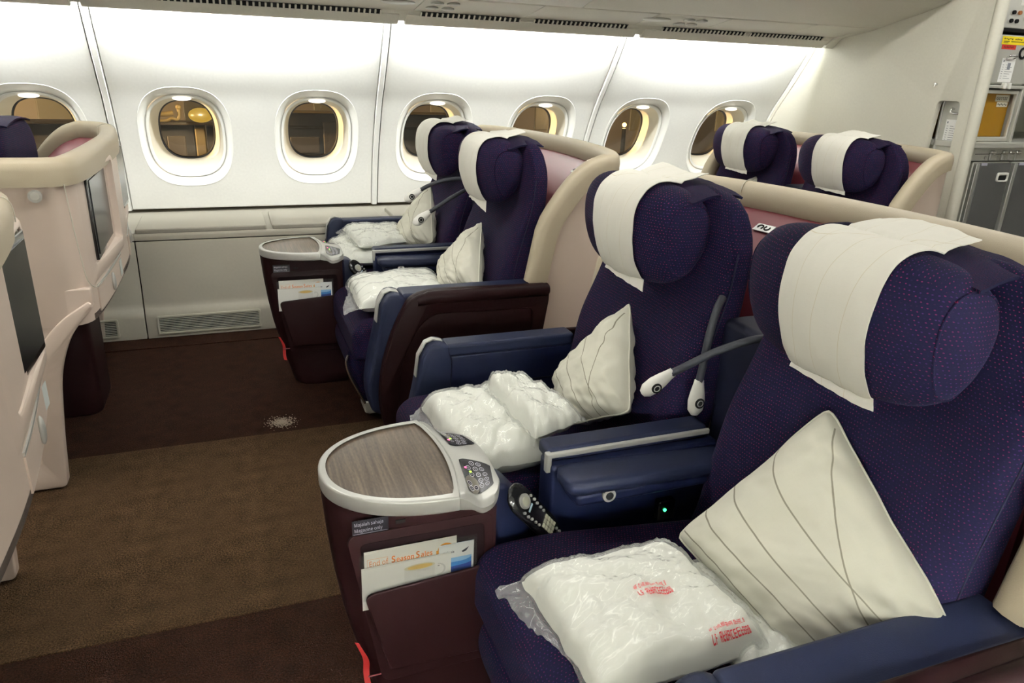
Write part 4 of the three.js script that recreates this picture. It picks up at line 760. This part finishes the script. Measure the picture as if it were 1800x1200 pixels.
// ------------------------------------------------------------------ folded blankets in clear plastic bags
const quilt = phys([.84, .84, .77], { roughness: .9, bumpMap: fabricBump, bumpScale: .0002 });
const red = canvasTex(1024, 256, (c) => { c.clearRect(0, 0, 1024, 256); c.fillStyle = '#d8404a'; const R = rng(77); for (const [y, h, n, x0] of [[40, 66, 17, 60], [140, 40, 24, 90]]) { let x = x0; for (let k = 0; k < n; k++) { const w = h * (.45 + R() * .3); if (R() < .14) { x += w * .7; continue; } const t = h * .17; c.fillRect(x, y, t, h); if (R() < .6) c.fillRect(x, y, w, t); if (R() < .6) c.fillRect(x, y + h / 2 - t / 2, w, t); if (R() < .5) c.fillRect(x, y + h - t, w, t); if (R() < .5) c.fillRect(x + w - t, y, t, h); x += w + h * .16; } } });
function pack(q, y0, h, seed, label, o = {}) {             // q: four plan corners [x, z]; y0: bottom; h: height
  const c = q.map(p => V(p[0], p[2] ?? 0, p[1])), at = (u, v) => c[0].clone().lerp(c[1], u).lerp(c[3].clone().lerp(c[2], u), v), ctr = at(.5, .5);
  const t = thing('blanket_pack', label, 'blanket', [ctr.x, y0, ctr.z]);
  const body = (ex, off, rough, bot) => (u, v) => {
    const U = (2 * u - 1), W = (2 * v - 1), p = at(.5 + U * ex / 2, .5 + W * ex / 2), e = Math.max(Math.abs(U), Math.abs(W)), f = Math.max(0, (1 - Math.abs(U) ** 5) * (1 - Math.abs(W) ** 5)) ** .45;
    const fold = .016 * N3(U * 1.6 + seed, W * 2.4, seed) + .016 * Math.abs(N3(U * 2.6 + seed, W * 3.2, seed + 2)) + .5 * rough * Math.abs(N3(U * 6 + seed, W * 7, seed + 5)) + rough * Math.abs(N3(U * 11, W * 13 + seed, seed + 8)) + .6 * rough * N3(U * 22, W * 25, seed);
    return p.clone().add(V(.006 * N3(v * 7, u * 3, seed), y0 + p.y * 1 + (bot ? .004 + (1 - f) * h * .42 : h * (.42 + .58 * f) + (fold + off) * (.3 + .7 * f)), .006 * N3(u * 7, v * 3, seed))).setY(y0 + p.y + (bot ? .004 + (1 - f) * h * .42 : h * (.42 + .58 * f) + (fold + off) * (.3 + .7 * f)));
  };
  part('blanket', merge([grid(body(.95, 0, .003, 0), 56, 56), grid(body(.95, 0, 0, 1), 20, 20)]), quilt, t);
  const bag = body(.978, .0055, .0062, 0);
  // loose film: over the top, with flat crumpled flaps past two ends
  part('plastic_bag', grid((u, v) => {
    const U = 2 * u - 1, W = 2 * v - 1, ex = o.flap ?? .16, over = Math.max(0, Math.abs(U) - .86) / .14;
    if (over <= 0) return bag(.5 + U / .86 / 2 * 1.0, v);
    const b = bag(U > 0 ? 1 : 0, v), dir = at(U > 0 ? 1 : 0, v).sub(at(U > 0 ? 0 : 1, v)).setY(0), l = dir.length(); dir.normalize();
    return b.addScaledVector(dir, over * (ex * (U > 0 ? smooth(.25, 1, v) : smooth(.75, 0, v)) + .015) * l * (.8 + .5 * N3(v * 3 + seed, U, 1))).add(V(0, -over * .012 + over * .030 * N3(v * 5, U * 2 + seed, 3) + over * .012 * N3(v * 17, over * 4, seed), 0));
  }, 72, 64), M.film, t);
  if (o.print) for (const [u0, u1, v0, v1] of o.print) { const pr = body(.978, .0072, .0062, 0); part('red_print', grid((a, b) => pr(lerp(u0, u1, a), lerp(v0, v1, b)).add(V(0, .0015, 0)), 30, 8), new THREE.MeshStandardMaterial({ map: red, transparent: true, alphaTest: .4, roughness: .5, side: THREE.DoubleSide }), t); }
  return t;
}
pack([[.430, -1.030], [.760, -1.035], [.775, -.735], [.440, -.725]], .470, .092, 1.3, 'blanket in a clear bag with red print on the nearest seat', { flap: .15, print: [[.40, .72, .46, .62], [.62, .96, .86, .99]] });
pack([[.700, -.99], [.880, -.98], [.860, -.70], [.700, -.70]], .468, .052, 5.1, 'second bagged blanket tucked under the pillow of the nearest seat', { flap: .2 });
pack([[.430, -1.80], [.700, -1.84], [.690, -1.42], [.450, -1.40]], .470, .105, 9.2, 'larger bagged blanket on the left seat of the near pair', { flap: .12 });
pack([[.600, -1.735], [.690, -1.725], [.760, -1.44], [.610, -1.39]], .560, .075, 14.4, 'narrow bagged roll lying on the larger bagged blanket of the near pair', { flap: .12 });
pack([[.470, -3.98], [.720, -4.0], [.720, -3.45], [.450, -3.44]], .470, .072, 20.5, 'lower bagged blanket on the far window seat', { flap: .1 });
pack([[.535, -3.96], [.850, -3.97], [.830, -3.58], [.560, -3.50]], .540, .060, 24.1, 'upper bagged blanket on the far window seat, leaning by the window arm', { flap: .1 });
pack([[.415, -2.70], [.800, -2.76], [.830, -3.11], [.425, -3.10]], .472, .095, 31.7, 'crinkled bagged blanket on the far aisle seat', { flap: .17 });
// seat belt buckle showing beside the narrow roll
{
  const t = thing('seat_belt', 'metal seat belt buckle beside the roll on the left near seat', 'seat belt', [.80, .50, -1.76]);
  part('buckle', box(.775, .815, .500, .512, -1.785, -1.745, .004), M.chrome, t); part('webbing', box(.81, .93, .49, .493, -1.785, -1.745, .001), M.navyDark, t); part('buckle_slot', box(.784, .806, .511, .513, -1.776, -1.754, .001), M.dark, t);
}

// ------------------------------------------------------------------ galley beyond the bulkhead
{
  const zf = -2.95;
  const c = thing('galley_cabinet', 'grey metal galley cabinet with worktop beyond the bulkhead', 'galley', [4.4, 0, -3.2]);
  part('galley_back', box(3.72, 6.0, 0, 2.2, -3.75, -3.70, .004), M.alu, c);
  part('worktop', box(3.70, 6.0, 1.085, 1.118, -3.70, zf + .02, .006), M.alu, c);
  part('shelf', box(3.70, 6.0, 1.395, 1.412, -3.70, zf, .004), M.alu, c); part('shelf', box(3.70, 6.0, 1.672, 1.690, -3.70, zf, .004), M.dark, c);
  part('upright', box(4.072, 4.090, 1.118, 1.395, -3.70, zf, .003), M.alu, c);
  part('latch_rail', box(3.715, 6.0, 1.015, 1.085, -3.2, zf - .015, .004), M.alu, c); part('rail_line', box(3.85, 4.06, 1.050, 1.053, zf - .016, zf - .013, .001, 1), M.dark, c);
  const lat = (x, s) => { const g = merge([box(x - .012, x + .012, 1.02, 1.075, zf - .016, zf + .002, .005), box(x - .03 * s, x + .045 * s > x - .03 * s ? x + .045 * s : x + .03, 1.055, 1.075, zf - .004, zf + .014, .006)]); return g; };
  for (const x of [3.965, 4.06, 4.115, 4.165]) { const l = part('turn_latch', merge([disc(x, 1.062, zf + .0, .012, .024, [0, 0, 1], 18), box(x - .030, x + .010, 1.056, 1.070, zf + .006, zf + .016, .004)]), M.chrome, c); part('latch_tongue', box(x - .009, x + .009, 1.018, 1.052, zf - .016, zf - .004, .004), M.silver, l); part('keyhole', disc(x - .03, 1.032, zf - .013, .010, .006, [0, 0, 1], 18), M.silver, l); }
  part('control_board', box(3.73, 6.0, 1.69, 2.15, zf - .03, zf - .005, .004), M.alu, c); part('board_screen', box(3.90, 4.2, 1.80, 1.95, zf - .006, zf - .002, .003), M.white, c);
  for (const [x, y, m] of [[3.862, 1.765, M.dark], [3.905, 1.765, std([.35, .12, .03])], [3.855, 1.725, M.dark], [3.895, 1.725, M.dark], [3.955, 1.742, M.white]]) part('switch', disc(x, y, zf - .002, .010, .014, [0, 0, 1], 16), m, c);
  part('side_wall', box(6.0, 6.05, 0, 2.2, -3.75, -2.9, .004), M.bulkhead, c);
  // trolleys
  const tr = thing('galley_trolley', 'dark grey galley trolley beside the bulkhead post', 'trolley', [4.005, 0, -3.3]);
  part('trolley_body', box(3.862, 4.148, .10, 1.01, -3.66, zf - .02, .008), M.alu, tr);
  const dr = part('trolley_door', box(3.898, 4.146, .11, 1.003, zf - .022, zf - .004, .006), M.trolley, tr);
  part('hinge_strip', box(3.866, 3.893, .11, 1.003, zf - .022, zf, .004), M.steel, tr);
  const hf = poly([[4.045, .900], [4.132, .900], [4.132, .952], [4.045, .952]], .014); hf.holes.push(poly([[4.054, .908], [4.123, .908], [4.123, .936], [4.054, .936]], .008));
  part('door_handle', ext(hf, zf - .006, zf + .006, .003), M.white, dr); part('handle_pocket', box(4.05, 4.127, .905, .94, zf - .005, zf - .002, .002, 1), M.dark, dr);
  for (const [x, z] of [[3.9, -3.0], [4.11, -3.0], [3.9, -3.6], [4.11, -3.6]]) part('castor', disc(x, .05, z, .05, .03, [1, 0, 0], 20), M.dark, tr);
  const lt = part('trolley_tag', box(3.905, 3.95, .99, 1.005, zf - .005, zf - .002, .001, 1), std([.45, .45, .55]), tr);
  copy(tr, [.300, 0, 0], 'dark grey galley trolley at the right edge, second from the bulkhead post'); copy(tr, [.600, 0, 0], 'dark grey galley trolley third from the bulkhead post, out of the frame');
  // containers above the worktop
  const paperTex = s => canvasTex(256, 320, (x) => { x.fillStyle = '#f2f2f0'; x.fillRect(0, 0, 256, 320); x.fillStyle = '#5a5f66'; x.fillRect(24, 26, 18, 26); for (let k = 0; k < 7; k++) { x.fillRect(24, 86 + k * 30, 30, 5); x.fillRect(86, 86 + k * 30, 60 + (k * 53 + s * 17) % 90, 5); } if (s) { x.fillStyle = '#8a8f98'; x.fillRect(120, 60, 60, 90); } });
  const bx = thing('galley_container', 'metal galley container with yellow and red stickers on the upper shelf', 'container', [3.96, 1.412, -3.3]);
  part('container_body', box(3.80, 4.10, 1.414, 1.664, -3.6, zf - .03, .006), M.alu, bx); const dor = part('container_door', box(3.806, 4.094, 1.420, 1.660, zf - .032, zf - .016, .005), M.alu, bx);
  const stick = canvasTex(512, 160, (x) => { x.fillStyle = '#f4d90c'; x.fillRect(0, 0, 512, 160); x.fillStyle = '#6b5a10'; for (let k = 0; k < 9; k++) x.fillRect(30 + k * 36 + (k > 4) * 30, 34 + (k % 3) * 4, 24, 32 - (k % 2) * 8); x.fillRect(30, 92, 110, 18); x.fillRect(170, 92, 300, 18); x.fillRect(30, 122, 90, 14); });
  const st = new THREE.BoxGeometry(.20, .040, .0015); st.translate(3.945, 1.633, zf - .0155); part('yellow_sticker', plain(st), std([1, 1, 1], { map: stick }), dor);
  const rs = new THREE.BoxGeometry(.105, .022, .0015); rs.translate(3.905, 1.601, zf - .0155); part('red_sticker', plain(rs), std([1, 1, 1], { map: canvasTex(256, 64, (x) => { x.fillStyle = '#c4301f'; x.fillRect(0, 0, 256, 64); x.fillStyle = '#6e1812'; for (let k = 0; k < 7; k++) x.fillRect(36 + k * 26, 18 + (k % 2) * 4, 18, 28); }) }), dor);
  const pp = new THREE.BoxGeometry(.098, .118, .0015); pp.translate(3.93, 1.487, zf - .0150); part('paper_label', plain(pp), std([1, 1, 1], { map: paperTex(1) }), dor);
  part('container_handle', tube([[3.905, 1.545, zf - .014], [3.907, 1.558, zf + .006], [3.955, 1.558, zf + .006], [3.957, 1.545, zf - .014]], .005, 24, 8), M.chrome, dor);
  const rd = new THREE.TorusGeometry(.024, .006, 8, 28); rd.translate(4.02, 1.575, zf - .014); part('round_badge', plain(rd), M.dark, dor);
  for (const x of [3.925, 3.962]) part('container_latch', box(x - .010, x + .010, 1.392, 1.425, zf - .016, zf + .006, .005), M.white, bx);
  const ob = thing('orange_drawer', 'orange-faced galley drawer with a number label, above the worktop', 'drawer', [3.97, 1.118, -3.3]);
  part('drawer_body', box(3.81, 4.066, 1.122, 1.372, -3.6, zf - .055, .004), M.orange, ob);
  const fx = poly([[3.806, 1.120], [4.068, 1.120], [4.068, 1.388], [3.806, 1.388]], .006); fx.holes.push(poly([[3.816, 1.144], [4.054, 1.144], [4.054, 1.368], [3.816, 1.368]], .006));
  part('drawer_frame', ext(fx, zf - .032, zf - .014, .003), M.alu, ob); part('drawer_face', box(3.815, 4.055, 1.143, 1.369, zf - .060, zf - .050, .002), M.orange, ob);
  const gl = new THREE.BoxGeometry(.105, .034, .0015); gl.translate(3.998, 1.345, zf - .0485); part('number_label', plain(gl), std([1, 1, 1], { map: canvasTex(384, 128, (x) => { x.fillStyle = '#c9c5b4'; x.fillRect(0, 0, 384, 128); x.fillStyle = '#15140f'; x.font = 'bold 84px sans-serif'; x.fillText('GU1133', 22, 96); }) }), ob);
  const g2 = new THREE.BoxGeometry(.082, .026, .0015); g2.translate(4.005, 1.313, zf - .0485); part('small_label', plain(g2), std([1, 1, 1], { map: canvasTex(256, 96, (x) => { x.fillStyle = '#c9c5b4'; x.fillRect(0, 0, 256, 96); x.fillStyle = '#3a382f'; for (let k = 0; k < 6; k++) x.fillRect(20 + k * 38, 30 + (k % 2) * 12, 24, 26); }) }), ob);
  // container seen through the cut-out of the bulkhead
  const cc = thing('galley_container', 'metal container with handle and paper label behind the bulkhead cut-out', 'container', [3.80, .98, -3.06]);
  part('container_body', box(3.712, 3.795, .995, 1.34, -3.122, -2.965, .004).translate(.0, 0, 0), M.alu, cc);
  part('side_rail', box(3.700, 3.714, .985, 1.34, -3.118, -3.106, .003), M.steel, cc);
  const cl = new THREE.BoxGeometry(.0015, .125, .088); cl.translate(3.711, 1.165, -3.03); const cp = part('paper_label', plain(cl), std([1, 1, 1], { map: paperTex(0) }), cc);
  part('container_handle', tube([[3.712, 1.283, -3.045], [3.695, 1.283, -3.045], [3.692, 1.262, -3.04], [3.692, 1.262, -2.985], [3.695, 1.283, -2.98], [3.712, 1.283, -2.98]], .006, 30, 8), M.chrome, cc);
  // light over the galley
  const gl2 = thing('galley_light', 'work light over the galley, above the frame', 'ceiling light', [4.5, 2.1, -2.4]);
  part('light_frame', box(3.95, 5.05, 2.11, 2.13, -2.52, -2.28, .004), M.white, gl2); part('light_diffuser', box(3.98, 5.02, 2.104, 2.112, -2.5, -2.3, .003), glow(LIGHT.warm, 1.1), gl2);
  areaLight(4.5, 2.10, -2.4, 1.0, .2, [4.5, 0, -2.6], LIGHT.galley, LIGHT.warm);
}

// ------------------------------------------------------------------ the apron outside, by night
{
  const g = structure('apron_ground'); part('concrete', box(-80, 80, -8.2, -8, -90, -6, .01, 1), std([.07, .06, .05], { roughness: .9 }), g);
  const jb = thing('jet_bridge', 'amber-lit jet bridge with pipes and a lamp dome outside the windows', 'jet bridge', [-2.6, -8, -19.5]);
  const mu = std([.085, .072, .055], { roughness: .7 }), mg = std([.058, .055, .050], { roughness: .7 }), my = std([.15, .11, .04], { roughness: .6 }), md = std([.035, .028, .018]);
  part('bridge_wall', box(-7, -.66, -1.6, -.04, -19.9, -19.3, .04), mg, jb); part('bridge_wall', box(-.22, 5.5, -1.7, .26, -19.9, -19.3, .04), mg, jb);
  part('bridge_post', box(-.64, -.42, -1.6, -.06, -19.8, -19.1, .03), my, jb); part('bridge_post', box(-.40, -.24, -1.5, -.10, -19.9, -19.4, .02), mu, jb);
  part('bridge_beam', box(-7, .2, -.04, .03, -19.6, -19.0, .02), md, jb); part('bridge_beam', box(.9, 5.5, .26, .31, -19.4, -19.0, .02), my, jb); part('bridge_beam', box(.9, 5.5, -.12, -.05, -19.35, -19.25, .01), md, jb);
  part('bridge_panel', box(-1.25, -.86, -.78, -.30, -19.32, -19.24, .02), mu, jb); part('bridge_panel', box(1.5, 2.2, -.7, -.32, -19.32, -19.24, .02), mu, jb); part('bridge_panel', box(2.3, 2.75, -.9, .05, -19.32, -19.24, .02), mu, jb);
  part('pipe', tube([[-1.6, .05, -19], [-1.22, .06, -19], [-1.10, .11, -19], [-.98, .09, -19], [-.94, .16, -19], [-.93, .36, -19]], .035, 40, 10), my, jb); part('pipe', tube([[-1.5, .22, -19], [-1.25, .2, -19], [-1.05, .23, -19]], .055, 16, 10), my, jb);
  part('valve', plain(new THREE.SphereGeometry(.06, 16, 10).translate(-.93, .36, -19)), my, jb);
  part('lamp_dome', plain(new THREE.SphereGeometry(.26, 24, 16).scale(1, .62, 1).translate(-.47, .20, -18.8)), glow([.75, .46, .05], .55), jb);
  part('bridge_leg', box(-3.4, -2.6, -8, -1.5, -19.9, -19.3, .1), mg, jb);
  { const p = new THREE.PointLight(new THREE.Color().setRGB(1, .78, .48), 8, 0, 2); p.position.set(-.47, .42, -18.1); p.shadow.radius = 6; p.castShadow = true; scene.add(p); }
  const tb = thing('terminal_building', 'low lit terminal building far across the apron', 'building', [10, -8, -48]);
  part('wall', box(-50, 60, -8, 4.5, -52, -46, .1), std([.11, .10, .09]), tb); part('roof_edge', box(-50, 60, 4.5, 5.2, -52.5, -45.5, .1), std([.25, .2, .14]), tb);
  for (let k = 0; k < 14; k++) part('lit_window', box(-44 + k * 7, -40.5 + k * 7, -2.2, .6, -46.05, -45.9, .05, 1), glow([.5, .33, .12], .10 + .06 * (k % 3)), tb);
  [[-30, 2.5, -16, 'floodlight mast far outside at the left of the windows', 9000], [22.3, -1.6, -40, 'small bright lamp far outside the window by the bulkhead', 60]].forEach(([x, y, z, lab, k]) => {
    const f = thing('floodlight', lab, 'floodlight', [x, -8, z]); part('mast', boxUV(new THREE.CylinderGeometry(.12, .2, y + 8, 10).translate(x, (y - 8) / 2, z)), M.dark, f);
    part('lamp_glass', plain(new THREE.SphereGeometry(.13, 16, 10).translate(x, y + .2, z)), glow([1, .62, .22], 4), f);
    const p = new THREE.PointLight(new THREE.Color().setRGB(1, .66, .30), k, 0, 2); p.position.set(x, y + .2, z); p.shadow.radius = 10; p.castShadow = true; scene.add(p);
  });
}
scene.traverse(o => { if (o.isLight && o.shadow) o.castShadow = true; });
renderer.render(scene, camera);
